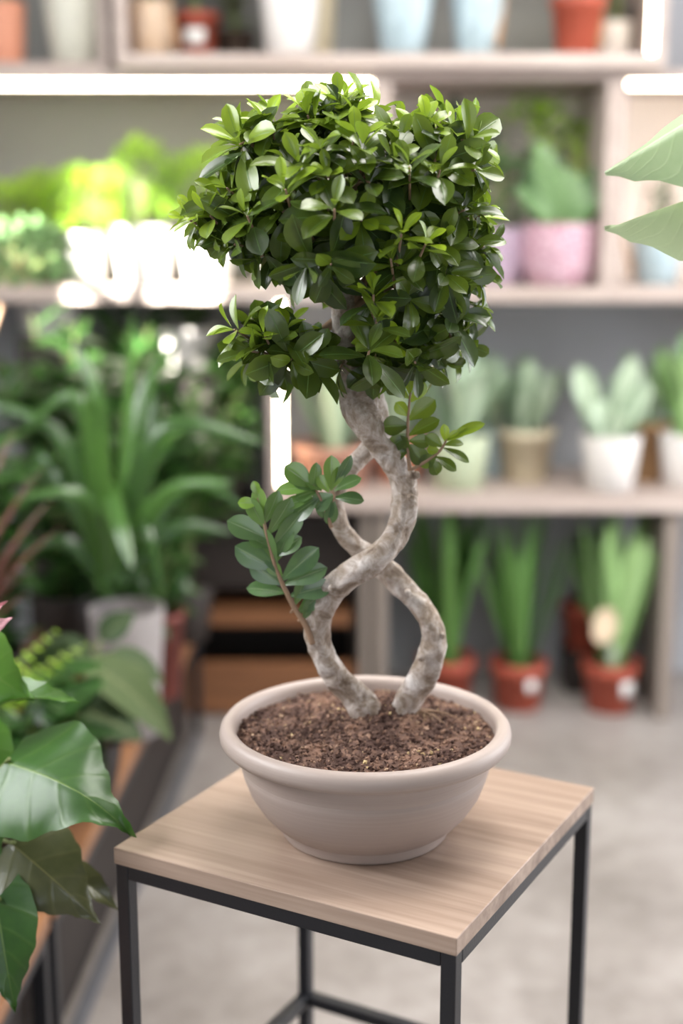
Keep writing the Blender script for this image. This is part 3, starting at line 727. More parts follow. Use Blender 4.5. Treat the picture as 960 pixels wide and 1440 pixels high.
def fern(t, c, n, L, mat, seed=1, up=.9, leaf=.03):
    q = random.Random(seed); mb = MB(); sm = MB()
    for i in range(n):
        a = i*2.39996+q.random(); e = q.uniform(.5, 1.25); d = V((math.cos(a)*math.cos(e), math.sin(a)*math.cos(e), math.sin(e)*up))
        p = V(c); LL = L*q.uniform(.7, 1.1); m = 14; pts = [tuple(p)]
        for j in range(m):
            d = (d+V((0, 0, -.07))).normalized(); p = p+d*LL/m; pts.append(tuple(p))
            if j > 1:
                s = d.cross(V((0, 0, 1))).normalized(); ll = leaf*math.sin(math.pi*(j/m)**.7)+.008
                for sg in (-1, 1):
                    blade(mb, p, s*sg+d*.35, V((0, -.1, 1)), ll*1.3, ll*.42, 'lance', curl=.4, fold=.1, nu=2, nv=3, age=q.uniform(.1, .9))
        tube(sm, pts, .0014, 4)
    mb.build('foliage', mat, t); sm.build('stem', M_twig, t)
def stick(name, label, px0, py0, Y0_, px1, py1, Y1_, r=.006, mat=None):
    a, b = P(px0, py0, Y0_), P(px1, py1, Y1_); mb = MB(); tube(mb, [a, b], [r, r*.9], 8)
    return tag(mb.build(name, mat or M_stick, origin=tuple(a)), label, 'stick')
def label_on(t, c, r, h, ang, w, hh, z, name='label'):
    """a paper label wrapped on the wall of a round pot"""
    mb = MB(); vs = []; N = 8
    for j in (0, 1):
        for k in range(N+1):
            a = ang+(k/N-.5)*w/r; rr = r+.0012
            vs.append((c[0]+rr*math.cos(a), c[1]+rr*math.sin(a), c[2]+z+(j-.5)*hh))
    mb.add(vs, [(k, k+1, k+N+2, k+N+1) for k in range(N)]); mb.build(name, M_label, next(k for k in t.children if k.name.startswith('pot')), solid=.0006)

# ---- floor pots under the low shelf (all snake plants in terracotta pots)
G = 'snake plants in terracotta pots on the floor'
def floorsnake(px_, Y, wtop, h, label, n, L, mat, seed, spread, W=.04, shape='snake', z=0.0, age=(.1, .9)):
    c = base(px_, Y, z); r1 = sz(wtop, Y, z)/2
    t = thing('potted_snake_plant', label, 'potted plant', tuple(c), 0, G)
    pot(t, c, r1*.78, r1*.97, h, M_terra, rim=.004, rimh=h*.2)
    snake(t, c+V((0, 0, h*.86)), n, L, W, mat, spread, shape, seed, r=r1*.55, age=age); return t, c, r1
t, c, r1 = floorsnake(727, 4.16, 78, .155, 'dark green narrow-leaved snake plant in terracotta pot on the floor, middle of the three', 24, .52, L_snake, 4, .34, .038, 'spear')
label_on(t, c, r1*.9, .1, -1.15, .035, .035, .09)
t, c, r1 = floorsnake(856, 4.14, 80, .16, 'light green snake plant with a paper tag in terracotta pot on the floor', 18, .50, L_snake2, 12, .42, .06, 'snake', age=(.2, 1))
label_on(t, c, r1*.9, .1, -1.0, .05, .05, .085)
mb = MB()
for dx in (-.006, .014): tube(mb, [c+V((dx-.01, -.055, .13)), c+V((dx*.5-.012, -.06, .23))], .0022, 6)
mb.build('tag_stick', M_label, t)
mb = MB(); q = P(850, 880, 4.06); N = 20; vs = []
for j in range(2):
    for k in range(N): vs.append(q+V((.038*math.cos(k/N*6.283), -.002+.004*j, .058*math.sin(k/N*6.283)+.008*math.cos(k/N*6.283))))
mb.add(vs, [tuple(range(N)), tuple(reversed(range(N, 2*N)))]+[(k, k+N, (k+1) % N+N, (k+1) % N) for k in range(N)]); mb.build('paper_tag', plain('cream_tag', srgb(222, 200, 170), .7), t, smooth=False)
floorsnake(628, 4.20, 78, .155, 'dark snake plant in terracotta pot on the floor, half behind the bonsai trunk', 18, .54, L_snake, 21, .28, .06)
# a smaller one raised on a block behind
c = base(820, 4.34, 0); mb = MB(); box(mb, (c.x-.07, 4.28, 0), (c.x+.07, 4.41, .14)); 
tag(mb.build('plant_block', M_darkwood, smooth=False, bevel=.004), 'dark block under the raised terracotta pot behind the tagged plant', 'block')
floorsnake(818, 4.345, 60, .15, 'terracotta pot of dark leaves raised behind the tagged snake plant', 9, .30, L_snake, 33, .2, .04, z=.14)

# ---- low wide shelf
G2 = 'silvery snake plants on the low wide shelf'
ZS = ZL+.056
def shelfplant(px_, Y, wt, wb, h, mat, label, leaf, n, L, W, seed, spread=.5, z=None, rim=0., shape='snake', name='potted_snake_plant', group=G2, curl=.3):
    z = ZS if z is None else z
    c = base(px_, Y, z); t = thing(name, label, 'potted plant', tuple(c), 0, group)
    pot(t, c, sz(wb, Y, z)/2, sz(wt, Y, z)/2, h, mat, rim=rim)
    if leaf: snake(t, c+V((0, 0, h*.84)), n, L, W, leaf, spread, shape, seed, r=sz(wt, Y, z)*.22, curl=curl, age=(.1, 1))
    return t, c
shelfplant(645, 4.10, 84, 66, .165, M_sage, 'silvery snake plant in a sage green pot at the front of the low shelf', L_silver, 12, .27, .085, 3, .6)
shelfplant(738, 4.22, 78, 58, .165, M_tan, 'snake plant in a washed tan clay pot with a lip, on the low shelf', L_silver, 11, .26, .08, 5, .8, rim=.004)
shelfplant(692, 4.31, 56, 44, .16, M_zinc, 'snake plant in a pale blue grey pot squeezed between the sage and tan pots', L_silver, 8, .30, .08, 9, .45)
t, c = shelfplant(856, 4.07, 84, 66, .17, M_white, 'broad-leaved silver snake plant in a bright white pot on the low shelf', None, 0, 0, 0, 0)
mb = MB(); zb = c+V((0, 0, .14))
for bx, tx, ty, w, dy, ag in ((845, 812, 512, .075, .0, .9), (853, 838, 560, .075, -.03, .8), (862, 893, 500, .07, .02, .95), (868, 912, 535, .065, .0, .7), (858, 876, 580, .06, -.04, 1), (866, 870, 520, .06, .05, .5), (870, 905, 570, .05, .04, .6)):
    leafto(mb, P(bx, 618, 4.07+dy*.4), P(tx, ty, 4.07+dy), V((rnd.uniform(-.3, .3), -1, .1)), w*1.35, curl=.15, shape='snake', fold=.3, nu=4, nv=8, age=ag)
mb.build('foliage', L_silver, t)
shelfplant(908, 4.24, 62, 50, .185, M_paper, 'snake plant in a brown kraft paper wrap behind the white pot', L_silver, 9, .27, .08, 15, .6, rim=.004)
shelfplant(962, 4.12, 76, 62, .165, M_white, 'yellow-edged snake plant in a white pot at the right end of the low shelf', L_snake2, 12, .34, .09, 8, .6)
t, c = shelfplant(470, 4.15, 118, 84, .13, plain('pink_clay', srgb(190, 142, 122), .6), 'pale green snake plant in a wide pinkish clay bowl behind the bonsai trunk', L_silver, 14, .29, .085, 31, .6, rim=.004)
shelfplant(560, 4.25, 80, 60, .14, M_orange, 'snake plant in an orange clay pot hidden behind the bonsai trunk', L_silver, 10, .28, .08, 41, .5)

# ---- middle shelf box
G3 = 'plants in the middle shelf box'; ZB = ZM+.045
def potted(name, label, px_, Y, z, wt, wb, h, mat, group, rim=0., wob=None, prof=None):
    c = base(px_, Y, z); t = thing(name, label, 'potted plant', tuple(c), 0, group)
    if prof:
        mb = MB(); lathe(mb, prof, c, 48); mb.build('pot', mat, t)
        mb = MB(); r = prof[-4][0]*.93; lathe(mb, [(0, h*.8), (r, h*.8), (r, h*.85), (0, h*.9)], c, 24, cap=False); mb.build('soil', M_soilp, t)
    else: pot(t, c, sz(wb, Y, z)/2, sz(wt, Y, z)/2, h, mat, rim=rim)
    return t, c
def tub(r, h): return [(0, 0), (r*.72, 0), (r*.80, .006), (r*.93, h*.22), (r, h*.5), (r, h*.78), (r*.97, h*.97), (r*.95, h), (r*.90, h), (r*.89, h*.9), (r*.88, h*.8), (0, h*.78)]
r = sz(106, 4.10, ZB)/2
t, c = potted('potted_aglaonema', 'soft green broad-leaved plant in a pink dimpled pot in the middle shelf box', 785, 4.115, ZB, 0, 0, .178, M_pink, G3, prof=tub(r, .178))
mb = MB(); zb = 4.115
for bx, by, tx, ty, w, dy, ag, nr in ((790, 330, 755, 195, .11, .0, .8, (.3, -1, .2)), (790, 325, 800, 235, .12, -.02, .9, (-.2, -1, .2)), (780, 325, 725, 262, .07, -.05, .5, (-.2, -.8, .8)), (795, 325, 858, 262, .07, -.02, .3, (.3, -.8, .8)), (785, 325, 750, 285, .06, -.07, .9, (0, -1, .6)),
                             (795, 325, 850, 225, .08, .06, .1, (0, -1, .3)), (780, 320, 735, 230, .08, .05, .2, (0, -1, .4)), (785, 320, 775, 250, .08, .02, .6, (0, -1, .1)), (800, 325, 830, 280, .05, -.06, .7, (0, -.8, .7))):
    leafto(mb, P(bx, by, zb+dy*.3), P(tx, ty, zb+dy), V(nr), w, curl=.5, shape='oval', fold=.2, nu=4, nv=8, age=ag)
mb.build('foliage', L_agla, t)
r = sz(76, 4.16, ZB)/2
t, c = potted('potted_palm', 'dark leafy plant in a lilac dimpled pot beside the pink pot', 700, 4.17, ZB, 0, 0, .165, M_lilac, G3, prof=tub(r, .165))
bush(t, c+V((0, 0, .14)), .34, .12, 46, .12, .035, L_agla, 5, stems=8, age=(0, .7), flat=.6)
t, c = potted('potted_dark_plant', 'tall dark green bushy plant at the back of the middle shelf box', 752, 4.31, ZB, 90, 70, .16, M_darkwood, G3)
bush(t, c+V((0, 0, .13)), .41, .09, 70, .10, .03, L_dark, 6, stems=8, age=(0, .6), flat=.5)
mb = MB(); q = random.Random(2)
for i in range(60):
    p = P(q.gauss(760, 26), q.gauss(150, 24), 4.24+q.uniform(-.06, .05)); a = q.random()*6.28
    blade(mb, p, V((math.cos(a), -.3, math.sin(a)*.6)), V((0, -.6, 1)), .055, .022, 'lance', curl=.5, fold=.2, nu=2, nv=4, age=q.uniform(.6, 1))
mb.build('young_foliage', L_lime, t)
t, c = potted('potted_bamboo', 'pale yellow green upright canes at the right of the middle shelf box', 808, 4.28, ZB, 60, 48, .12, M_white, G3)
mb = MB()
for dx in (-.022, -.006, .01, .026): tube(mb, [c+V((dx*.4, 0, .1)), c+V((dx, .01*dx/.02, .30)), c+V((dx*1.3, 0, .47))], [.006, .005, .004], 8, 8)
mb.build('cane', plain('yellow_green_cane', srgb(176, 196, 96), .5), t)
bush(t, c+V((0, 0, .36)), .16, .07, 26, .07, .02, L_lime, 8, stems=5, age=(.1, .8), flat=.5)
t, c = potted('potted_blue_succulent', 'blue grey leaved plant behind the right edge of the bonsai crown', 640, 4.28, ZB, 84, 70, .15, M_zinc, G3)
bush(t, c+V((.03, 0, .13)), .30, .13, 40, .10, .04, L_blue, 9, stems=7, flat=.5)
mb = MB(); leafto(mb, c+V((-.02, 0, .14)), P(640, 118, 4.22), V((-.2, -1, .1)), .075, curl=.4, shape='oval', fold=.3, nu=4, nv=9, age=0)
leafto(mb, c+V((0, 0, .14)), P(700, 175, 4.24), V((-.2, -1, .3)), .05, curl=.3, shape='oval', fold=.3, nu=4, nv=9, age=.1)
mb.build('broad_leaf', L_dark, t)

# ---- right shelf box
t, c = potted('potted_foliage_plant', 'pale blue zinc pot in the right shelf box under the broad leaves', 922, 4.14, ZB, 74, 56, .155, M_zinc, None)
bush(t, c+V((0, 0, .12)), .22, .10, 26, .08, .03, L_dark, 12, stems=6, flat=.6)
stick('wooden_stake', 'bare wooden stake leaning in the right shelf box beside the zinc pot', 889, 386, 4.12, 872, 315, 4.2, .007)
stick('dried_stem', 'thin reddish dried stem crossing behind the broad leaves at the right', 884, 388, 4.25, 915, 250, 4.3, .004, plain('dried_stem', srgb(150, 100, 70), .7))

# ---- top shelves
G4 = 'pots on the top shelves'; ZT1 = ZT+.001+.035; ZT2 = ZT+.001+.022
def tp(px_, Y, z, wt, wb, h, mat, label, name='potted_plant', leaf=L_dark, rim=0., hgt=.22, L=.1, W=.03, seed=1, wave=False):
    c = base(px_, Y, z); t = thing(name, label, 'potted plant', tuple(c), 0, G4)
    wob = (lambda a, zz: .02*math.sin(a*9) if zz > h*.93 else 0) if wave else None
    pot(t, c, sz(wb, Y, z)/2, sz(wt, Y, z)/2, h, mat, rim=rim, seg=72 if wave else 40, wob=wob)
    bush(t, c+V((0, 0, h*.8)), hgt, .10, 26, L, W, leaf, seed, stems=6, flat=.7); return t, c
tp(10, 4.10, ZT2, 58, 48, .17, M_orange, 'orange clay pot at the left end of the top shelf', seed=1)
tp(108, 4.10, ZT2, 88, 66, .185, M_cream, 'cream speckled pot with a wavy lip on the top left shelf', seed=2, wave=True)
tp(214, 4.05, ZT1, 62, 54, .15, M_bronze, 'beige metallic pot with a bright reflection on the top shelf', seed=3)
t, c = tp(276, 4.16, ZT1, 64, 50, .135, M_terra, 'terracotta pot with a white paper label on the top shelf', rim=.004, seed=4, leaf=L_cal)
label_on(t, c, sz(58, 4.16, ZT1)/2, .1, -1.55, .062, .05, .07)
tp(330, 4.28, ZT1, 60, 44, .10, M_soilp, 'low dark pot of drooping leaves behind the labelled terracotta pot', seed=14, leaf=L_cal, L=.13)
tp(408, 4.02, ZT1, 86, 66, .20, M_white, 'tall plain white pot on the top shelf above the bonsai', seed=5)
tp(446, 4.18, ZT1, 52, 44, .19, M_tan, 'tan pot half behind the tall white pot on the top shelf', seed=6)
tp(566, 4.02, ZT1, 88, 60, .20, M_zinc, 'larger mottled pale blue zinc pot on the top shelf', seed=7)
tp(670, 4.06, ZT1, 76, 56, .18, M_zinc, 'smaller pale blue zinc pot beside the wooden stake on the top shelf', seed=8)
tp(810, 4.06, ZT1, 74, 56, .16, M_terra, 'ribbed plain terracotta pot at the right of the top shelf', rim=.005, seed=9)
t, c = tp(862, 4.22, ZT1, 50, 40, .12, M_white, 'small white pot with a long drooping leaf at the right of the top shelf', seed=10)
mb = MB(); blade(mb, P(862, -25, 4.1), V((.4, -.1, .1)), V((.3, -.6, 1)), .20, .03, 'lance', curl=1.4, fold=.3, nu=4, nv=10, age=.6); mb.build('drooping_leaf', L_strap, t)
stick('wooden_stake', 'wooden stake leaning beside the small zinc pot on the top shelf', 699, 66, 4.0, 714, -40, 4.1, .007)
stick('wooden_stake', 'wooden stake beside the plain terracotta pot on the top shelf', 842, 66, 4.02, 852, -40, 4.1, .006)
stick('wooden_stake', 'wooden stake between the beige pot and the labelled terracotta pot', 248, 68, 4.0, 236, -20, 4.1, .006)

# ---- upper left shelf box: lime cushions in white pots
G5 = 'lime green plants in the upper left shelf box'
for px_, Y, wt, wb, h, mat, lab, rx, rz, sd, n in (
    (22, 4.20, 60, 50, .10, M_tan, 'lime green cushion plant in a tan pot at the left end of the lit shelf', .14, .20, 1, 900),
    (120, 4.09, 60, 50, .15, M_white, 'small sunlit white pot of lime leaves, second from the left on the lit shelf', .13, .20, 2, 900),
    (203, 4.08, 84, 66, .17, M_white, 'larger sunlit white pot of lime leaves in the middle of the lit shelf', .10, .26, 3, 700),
    (292, 4.10, 76, 60, .16, M_white, 'white pot of lime leaves on the lit shelf beside the bonsai crown', .16, .24, 4, 1100),
    (60, 4.34, 56, 44, .14, M_cream, 'cream pot at the back of the lit shelf between the first two pots', .10, .20, 5, 500),
    (395, 4.18, 80, 60, .14, M_cream, 'cream pot on the lit shelf hidden behind the bonsai crown', .12, .16, 6, 500)):
    c = base(px_, Y, ZB); t = thing('potted_lime_plant', lab, 'potted plant', tuple(c), 0, G5)
    pot(t, c, sz(wb, Y, ZB)/2, sz(wt, Y, ZB)/2, h, mat); mound(t, c+V((0, 0, h*.9)), rx, rz, n, .022, L_lime, sd, ry=min(rx, 4.44-Y, .11))
mb = MB(); a = base(28, 4.06, ZB); tube(mb, [a, a+V((0, 0, .16))], .011, 10)
tag(mb.build('candle_stick', M_paper, origin=tuple(a)), 'short tan peg standing before the leftmost lime plant', 'peg')

# ---- left: plants on the benches and on the floor behind
G6 = 'plants crowded on the benches at the left'
# strap-leaved plant in the white pot
Yc = 2.98; c = base(183, Yc, BZ)
t = thing('potted_strap_leaf_plant', 'large arching strap-leaved plant in a grey white pot on the far bench', 'potted plant', tuple(c), 0, G6)
pot(t, c, .066, .086, .30, plain('grey_white_fabric', srgb(140, 134, 132), .8, .08, 200, .4))
mb = MB(); hb = P(160, 838, Yc)
for x0, y0, x1, y1, x2, y2, w, ag, dy in (
    (150, 800, 128, 640, 122, 545, 26, .8, -.05), (160, 800, 150, 700, 143, 590, 26, 1., -.08), (165, 790, 178, 600, 186, 440, 20, 1., .05), (150, 820, 120, 700, 20, 700, 26, .5, -.1), (160, 800, 235, 690, 330, 678, 30, .6, -.12),
    (150, 690, 165, 730, 186, 800, 30, .5, -.2), (165, 780, 230, 600, 372, 625, 34, .2, .0), (150, 790, 110, 560, 30, 610, 30, .4, .05), (170, 790, 215, 640, 262, 600, 22, .9, .1), (150, 790, 135, 560, 100, 480, 28, .6, .12), (165, 790, 200, 560, 250, 480, 28, .4, .15), (140, 800, 90, 620, -20, 560, 30, .3, .1),
    (165, 820, 240, 740, 330, 750, 26, .1, .05), (150, 820, 90, 760, 20, 780, 26, .1, .0), (170, 800, 210, 640, 215, 500, 26, .1, .2), (160, 820, 260, 680, 350, 720, 26, .2, .12), (150, 800, 60, 640, 20, 680, 26, .2, .15), (165, 810, 200, 740, 230, 840, 26, .2, -.12)):
    pts = [P(x0, y0, Yc), P(x1, y1, Yc+dy*.6), P(x2, y2, Yc+dy)]
    q = [V(p) for p in spline([tuple(hb+(pts[0]-hb)*.3)]+[tuple(p) for p in pts], 14)]
    vs = []; lu = []; W = w/F*3.1*1.0
    for i, p in enumerate(q):
        tn = (q[min(i+1, 14)]-q[max(i-1, 0)]).normalized(); sd = tn.cross(V((rnd.uniform(-.02, .02), -.85, .5))).normalized(); nn = sd.cross(tn)
        ww = W*.5*max(.02, PROF['strap'](i/14)*(1 if i/14 > .2 else .6+2*i/14))
        for u in (-1, -.5, 0, .5, 1): vs.append(p+sd*u*ww-nn*abs(u)*ww*.35); lu.append((u, i/14))
    mb.add(vs, [(i*5+k, i*5+k+1, i*5+k+6, i*5+k+5) for i in range(14) for k in range(4)], ag, lu)
mb.build('foliage', L_strap, t)
# red pot next to it
c = base(222, 3.24, BZ); t = thing('potted_fern', 'small red pot with drooping leaves at the back end of the far bench', 'potted plant', tuple(c), 0, G6)
pot(t, c, .055, .07, .22, plain('dull_red_clay', srgb(104, 46, 36), .6), rim=.003)
bush(t, c+V((0, 0, .19)), .22, .16, 40, .14, .03, L_dark, 60, stems=7, age=(0, .4), droop=(.8, 1.8))
# red-edged plant, at the left border
def benchplant(px_, Y, label, name, potm, r0, r1, h, z=BZ):
    c = base(px_, Y, z); t = thing(name, label, 'potted plant', tuple(c), 0, G6); pot(t, c, r0, r1, h, potm); return t, c
t, c = benchplant(-30, 2.75, 'plant with brownish red-edged leaves at the left border of the far bench', 'potted_cordyline', M_darkwood, .07, .09, .2)
mb = MB(); b0 = c+V((0, 0, .18))
for x, y, w, dy in ((50, 650, .03, -.05), (76, 735, .035, -.12), (20, 690, .03, -.1), (40, 790, .03, -.1), (-20, 640, .03, -.1), (-60, 600, .03, 0), (10, 600, .03, .05), (30, 830, .03, -.15), (60, 700, .03, 0)):
    leafto(mb, b0, P(x, y, 2.75+dy), V((-.3, -.5, 1)), w, curl=.9, shape='lance', fold=.3, nu=4, nv=10, age=rnd.random())
mb.build('foliage', L_cord, t)
t, c = benchplant(-60, 2.35, 'bright green fern whose frond tips reach in at the left border', 'potted_fern', M_darkwood, .07, .09, .18)
fern(t, c+V((0, 0, .16)), 16, .34, L_lime, 5)
# calathea-like plants in front of the white pot
t, c = benchplant(120, 2.62, 'striped broad-leaved plant spilling over the bench edge below the white pot', 'potted_calathea', M_darkwood, .06, .08, .12)
mb = MB(); st = MB(); b0 = c+V((0, 0, .11))
for bx, by, tx, ty, w, dy, ag, nr, cu in ((110, 925, 245, 1040, .10, -.05, .8, (.3, -.7, .9), 1.1), (100, 990, 200, 1040, .12, -.12, .2, (.1, -.6, 1), .4), (60, 960, 95, 900, .10, -.05, .1, (.2, -1, .3), .4), (150, 920, 232, 960, .07, .03, .3, (.2, -.6, 1), .8), (100, 960, 30, 920, .08, .0, .0, (-.2, -.8, .8), .8), (90, 1000, 150, 1100, .08, -.14, .1, (.1, -.9, .6), .6),
                                     (130, 930, 60, 900, .07, .1, .1, (0, -.8, .7), .6), (140, 900, 190, 860, .06, .08, .0, (0, -.9, .5), .5)):
    bb = P(bx, by, 2.62+dy*.6); leafto(mb, bb, P(tx, ty, 2.62+dy), V(nr), w, curl=cu, shape='broad', fold=.2, nu=6, nv=12, age=ag)
    tube(st, [b0, (b0+bb)/2+V((0, 0, .02)), bb], .003, 6, 8)
mb.build('foliage', leafmat('dull_striped_leaf', srgb(30, 52, 32), srgb(74, 88, 52), srgb(110, 116, 76), under=srgb(96, 84, 66), rough=.55, trans=.12, stripes=9, sv_=.3, spec=.2), t); st.build('stem', M_twig, t)
t, c = benchplant(40, 2.35, 'dark glossy broad-leaved plant on the bench behind the anthurium', 'potted_glossy_plant', M_darkwood, .06, .08, .12)
bush(t, c+V((0, 0, .1)), .26, .2, 40, .15, .08, L_dark, 66, shape='broad', stems=8, age=(0, .5))
# darker tall bushes behind the bench row
G7 = 'tall leafy plants behind the far bench'
for i, (px_, Y, lab, hh, rr_, n, L, W, m, low, ag) in enumerate((
    (-10, 3.10, 'tall dark bushy plant at the left border behind the red-edged plant', .62, .30, 340, .13, .045, L_dark, .05, (0, .9)),
    (95, 3.62, 'dark green bushy plant on the bench under the left end of the lit shelf', .84, .24, 420, .14, .045, L_dark, .05, (0, 1)),
    (205, 3.45, 'dark glossy plant right behind the arching strap leaves', .74, .22, 360, .15, .05, L_dark, .1, (0, .8)),
    (262, 3.72, 'dark long-leaved plant nearest the upright light strip', .62, .22, 240, .16, .04, L_strap, .3, (0, .8)))):
    c = base(px_, Y, BZ); t = thing('potted_leafy_plant', lab, 'potted plant', tuple(c), 0, G7)
    pot(t, c, .06, .08, .16, M_darkwood); bush(t, c+V((0, 0, .13)), hh, rr_*1.15, n, L, W, m, 70+i, stems=18, low=low, age=ag)
for i, (px_, lab, hh, rr_, n, m) in enumerate(((205, 'leafy plant on the low cabinet behind the strap-leaved plant', .55, .24, 300, L_dark), (322, 'leafy plant on the low cabinet just left of the upright light strip', .46, .15, 190, L_strap))):
    c = base(px_, 4.2, .6405); t = thing('potted_leafy_plant', lab, 'potted plant', tuple(c), 0, G7)
    pot(t, c, .05, .07, .13, M_darkwood); bush(t, c+V((0, 0, .1)), hh, rr_, n, .12, .045, m, 170+i, stems=16, low=.0, age=(0, 1), flat=.6)
# sunlit shrub at the left
c = V((-1.08, 3.45, 0)); t = thing('potted_variegated_shrub', 'sunlit pale leaved shrub at the left border below the lit shelf', 'potted plant', tuple(c), 0, G7)
pot(t, c, .1, .13, .3, M_white)
tube_m = MB(); tube(tube_m, [c+V((0, 0, .25)), c+V((.02, 0, .7)), P(0, 430, 3.45)], [.012, .01, .007], 8, 12); tube_m.build('trunk', M_twigb, t)
mound(t, P(20, 405, 3.45), .15, .15, 420, .040, L_agla, 81, age=(.3, 1))
# white pots in the shade under the lit shelf
for px_, py_, lab, w, pl, z0 in ((268, 520, 'white pot standing under the lit shelf behind the arching leaves', 80, 'dark block on the low cabinet carrying a white pot', .6405), (70, 470, 'white pot in shade under the lit shelf near the left border', 90, 'dark pedestal on the floor carrying the white pot near the left border', 0)):
    z = Zat(py_, 4.2); c = base(px_, 4.22, z)
    mb = MB(); box(mb, (c.x-.08, 4.12, z0), (c.x+.08, 4.32, z-.001))
    tag(mb.build('plant_pedestal', M_darkwood, smooth=False, bevel=.004), pl, 'pedestal')
    t = thing('potted_leafy_plant', lab, 'potted plant', tuple(c), 0, 'white pots under the lit shelf'); pot(t, c, sz(w*.8, 4.2)/2, sz(w, 4.2)/2, .13, M_white)
    bush(t, c+V((0, 0, .11)), .12, .16, 40, .10, .03, L_strap, 90+px_, stems=7, flat=.6)

# ------------------------------------------------------------------ anthurium, bottom left
c = V((-.60, 1.85, BZ)); t = thing('potted_anthurium', 'anthurium with big glossy curling leaves and a pink spathe, bottom left on the near bench', 'potted plant', tuple(c))
pot(t, c, .085, .115, .20, plain('grey_washed_pot', srgb(170, 164, 156), .7, .15, 60))
hb = c+V((0.02, -.02, .17)); stm = MB()
YA = 1.62
def anth(bx, by, tx, ty, w, nr, curl, ag, dyb=0., dyt=0., fold=.25, wave=.05, lobes=.16, twist=0., cp=1.0, mat=None, nm='leaf'):
    mb = MB(); bb = P(bx, by, YA+dyb); leafto(mb, bb, P(tx, ty, YA+dyt), V(nr), w/F*1.75, curl=curl, shape='heart', fold=fold, nu=14, nv=26, age=ag, wave=wave, lobes=lobes, twist=twist, cp=cp)
    o = mb.build(nm, mat or L_anth, t)
    tube(stm, [hb, (hb+bb)/2+V((0, 0, .05)), bb+V((0, .005, -.002)), bb], [.0035, .003, .0025, .002], 8, 16); return o
anth(8, 1072, 184, 1205, 190, (.3, -.8, .75), 1.5, .15, -.02, -.06, cp=2.6, fold=-.2, wave=.07)
anth(15, 1185, 142, 1302, 128, (.35, -.9, .45), .9, .2, -.04, -.06, fold=-.3, cp=1.8, wave=.05, mat=L_woodrefl)
anth(90, 1225, 172, 1284, 50, (.4, -.7, .7), .8, .3, .0, -.02, fold=.4, mat=L_woodrefl)
anth(-30, 1000, 112, 985, 90, (.2, -.3, 1), .6, .75, .06, .02, fold=.5, wave=.04)
anth(-35, 930, 48, 985, 120, (-.1, -1, .25), .5, .9, .05, .02)
anth(-5, 1262, 22, 1424, 110, (.1, -1, .3), .5, .05, -.08, -.12)
anth(40, 1110, 75, 1215, 80, (.5, -1, .3), .5, .3, .06, .05)
anth(-60, 1120, -10, 1260, 130, (.0, -1, .4), .5, .35, -.02, -.05)
anth(-40, 1030, 18, 1130, 100, (.1, -.9, .5), .5, .8, .10, .08)
anth(30, 1260, 50, 1265, 24, (0, -1, .5), .3, .2, .02, .02)
anth(-48, 905, 18, 868, 62, (-.1, -1, .3), .5, .5, .0, -.03, mat=L_spathe, nm='spathe', fold=.5)
anth(-40, 880, 10, 845, 40, (-.1, -1, .3), .5, .0, .02, .0, mat=L_spathe, nm='spathe')
stm.build('stem', M_twig, t)

# ------------------------------------------------------------------ broad leaves entering from the right
c = V((.86, 1.62, 0)); t = thing('potted_banana_plant', 'two broad rolled light green leaves reaching in from the right border', 'potted plant', tuple(c))
pot(t, c, .12, .15, .32, M_white)
stm = MB(); YN = 1.52
for i, (bx, by, tx, ty, w, nr, curl, fold, roll, wave, ag, tw) in enumerate((
    (1180, 50, 850, 243, 215, (-.35, -.60, .8), .12, -.75, 1.0, .02, .25, .0),
    (1180, 225, 850, 322, 185, (-.2, -.62, .95), .22, -.85, .6, .03, .6, .1))):
    mb = MB(); bb = P(bx, by, YN+.04); leafto(mb, bb, P(tx, ty, YN-.02), V(nr), w/F*1.6, curl=curl, shape='broad', fold=fold, cup=.0, nu=16, nv=28, age=ag, wave=wave, twist=tw)
    mb.build('leaf', L_bana, t)
    tube(stm, [c+V((0, 0, .25)), c+V((.02, 0, .8)), bb+V((.12, .02, -.1)), bb], [.012, .010, .006, .004], 10, 20)
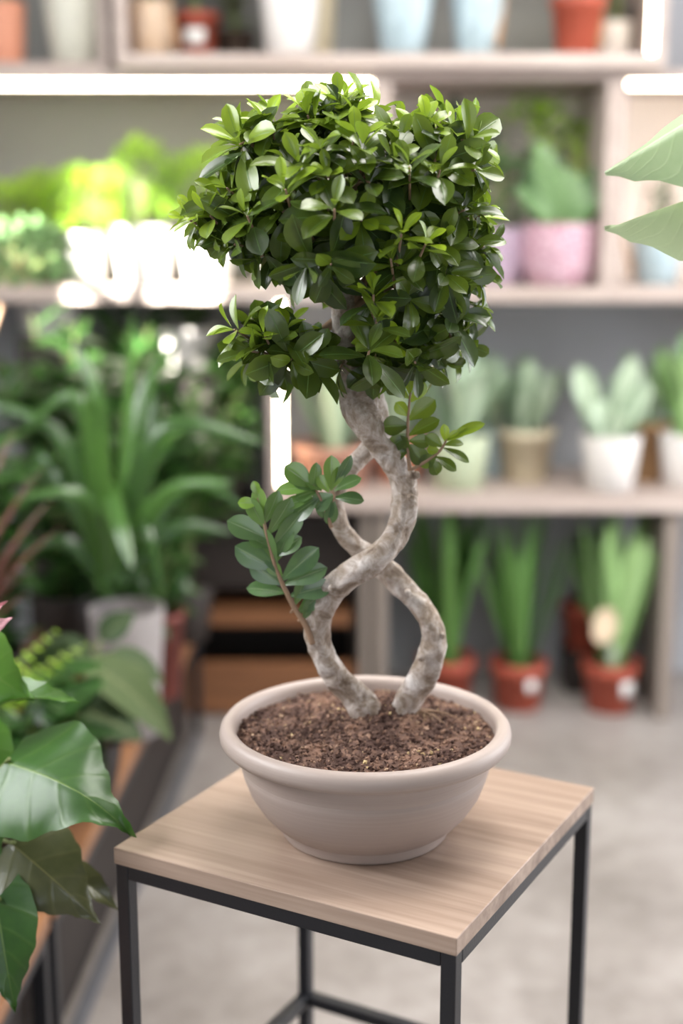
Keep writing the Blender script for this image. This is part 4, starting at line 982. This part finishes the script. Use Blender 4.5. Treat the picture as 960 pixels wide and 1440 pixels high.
for x1, y1, z1 in ((1.2, 1.9, 1.7), (1.25, 1.3, 1.5), (.95, 2.1, 1.55)):
    mb = MB(); bb = V((.88+(x1-.88)*.3, 1.62+(y1-1.62)*.3, z1-.35)); leafto(mb, bb, V((x1, y1, z1)), V((0, 0, 1)), .16, curl=.9, shape='broad', fold=.2, nu=8, nv=12, age=.4)
    mb.build('leaf', L_bana, t); tube(stm, [c+V((0, 0, .25)), c+V((0, 0, .8)), bb], [.012, .01, .004], 8, 12)
stm.build('stem', M_twig, t)

# ------------------------------------------------------------------ light
def area(name, loc, rot, sx, sy, power, col=(1, 1, 1)):
    d = bpy.data.lights.new(name, 'AREA'); d.shape = 'RECTANGLE'; d.size = sx; d.size_y = sy; d.energy = power; d.color = col
    o = bpy.data.objects.new(name, d); COL.objects.link(o); o.location = loc; o.rotation_euler = rot; return o
area('front_fill_light', (1.0, WY0+.05, 1.8), (R(90), 0, 0), 3.4, 2.0, 32, (.86, .92, 1.0))  # added fill from behind the camera; no window is built there
area('left_window_light', (WX0+.04, 1.5, 2.35), (R(90), 0, R(-90)), 2.0, 1.0, 72, (.97, .98, 1.0))
area('ceiling_light', (.7, 2.1, CZ-.03), (0, 0, 0), 1.7, 1.5, 84, (1, .965, .92))
area('right_window_light', (WX1-.03, 2.8, 1.6), (R(90), 0, R(90)), 2.4, 2.2, 100, (.93, .94, 1.0))
sd = bpy.data.lights.new('sun', 'SUN'); so = bpy.data.objects.new('sun', sd); COL.objects.link(so)
sd.energy = 60; sd.angle = R(.8); sd.color = (1, .96, .88)
so.rotation_euler = V((.55, .75, -.36)).to_track_quat('-Z', 'Y').to_euler()
w = bpy.data.worlds.new('world'); sc.world = w; w.use_nodes = True
bg = w.node_tree.nodes['Background']; bg.inputs[0].default_value = (.75, .85, 1, 1); bg.inputs[1].default_value = 1.0

sc.view_settings.view_transform = 'Standard'; sc.view_settings.look = 'None'; sc.view_settings.gamma = 1
sc.view_settings.use_curve_mapping = False; sc.view_settings.exposure = 0.48
sc.cycles.use_denoising = True; sc.cycles.sample_clamp_indirect = 8; sc.cycles.max_bounces = 8
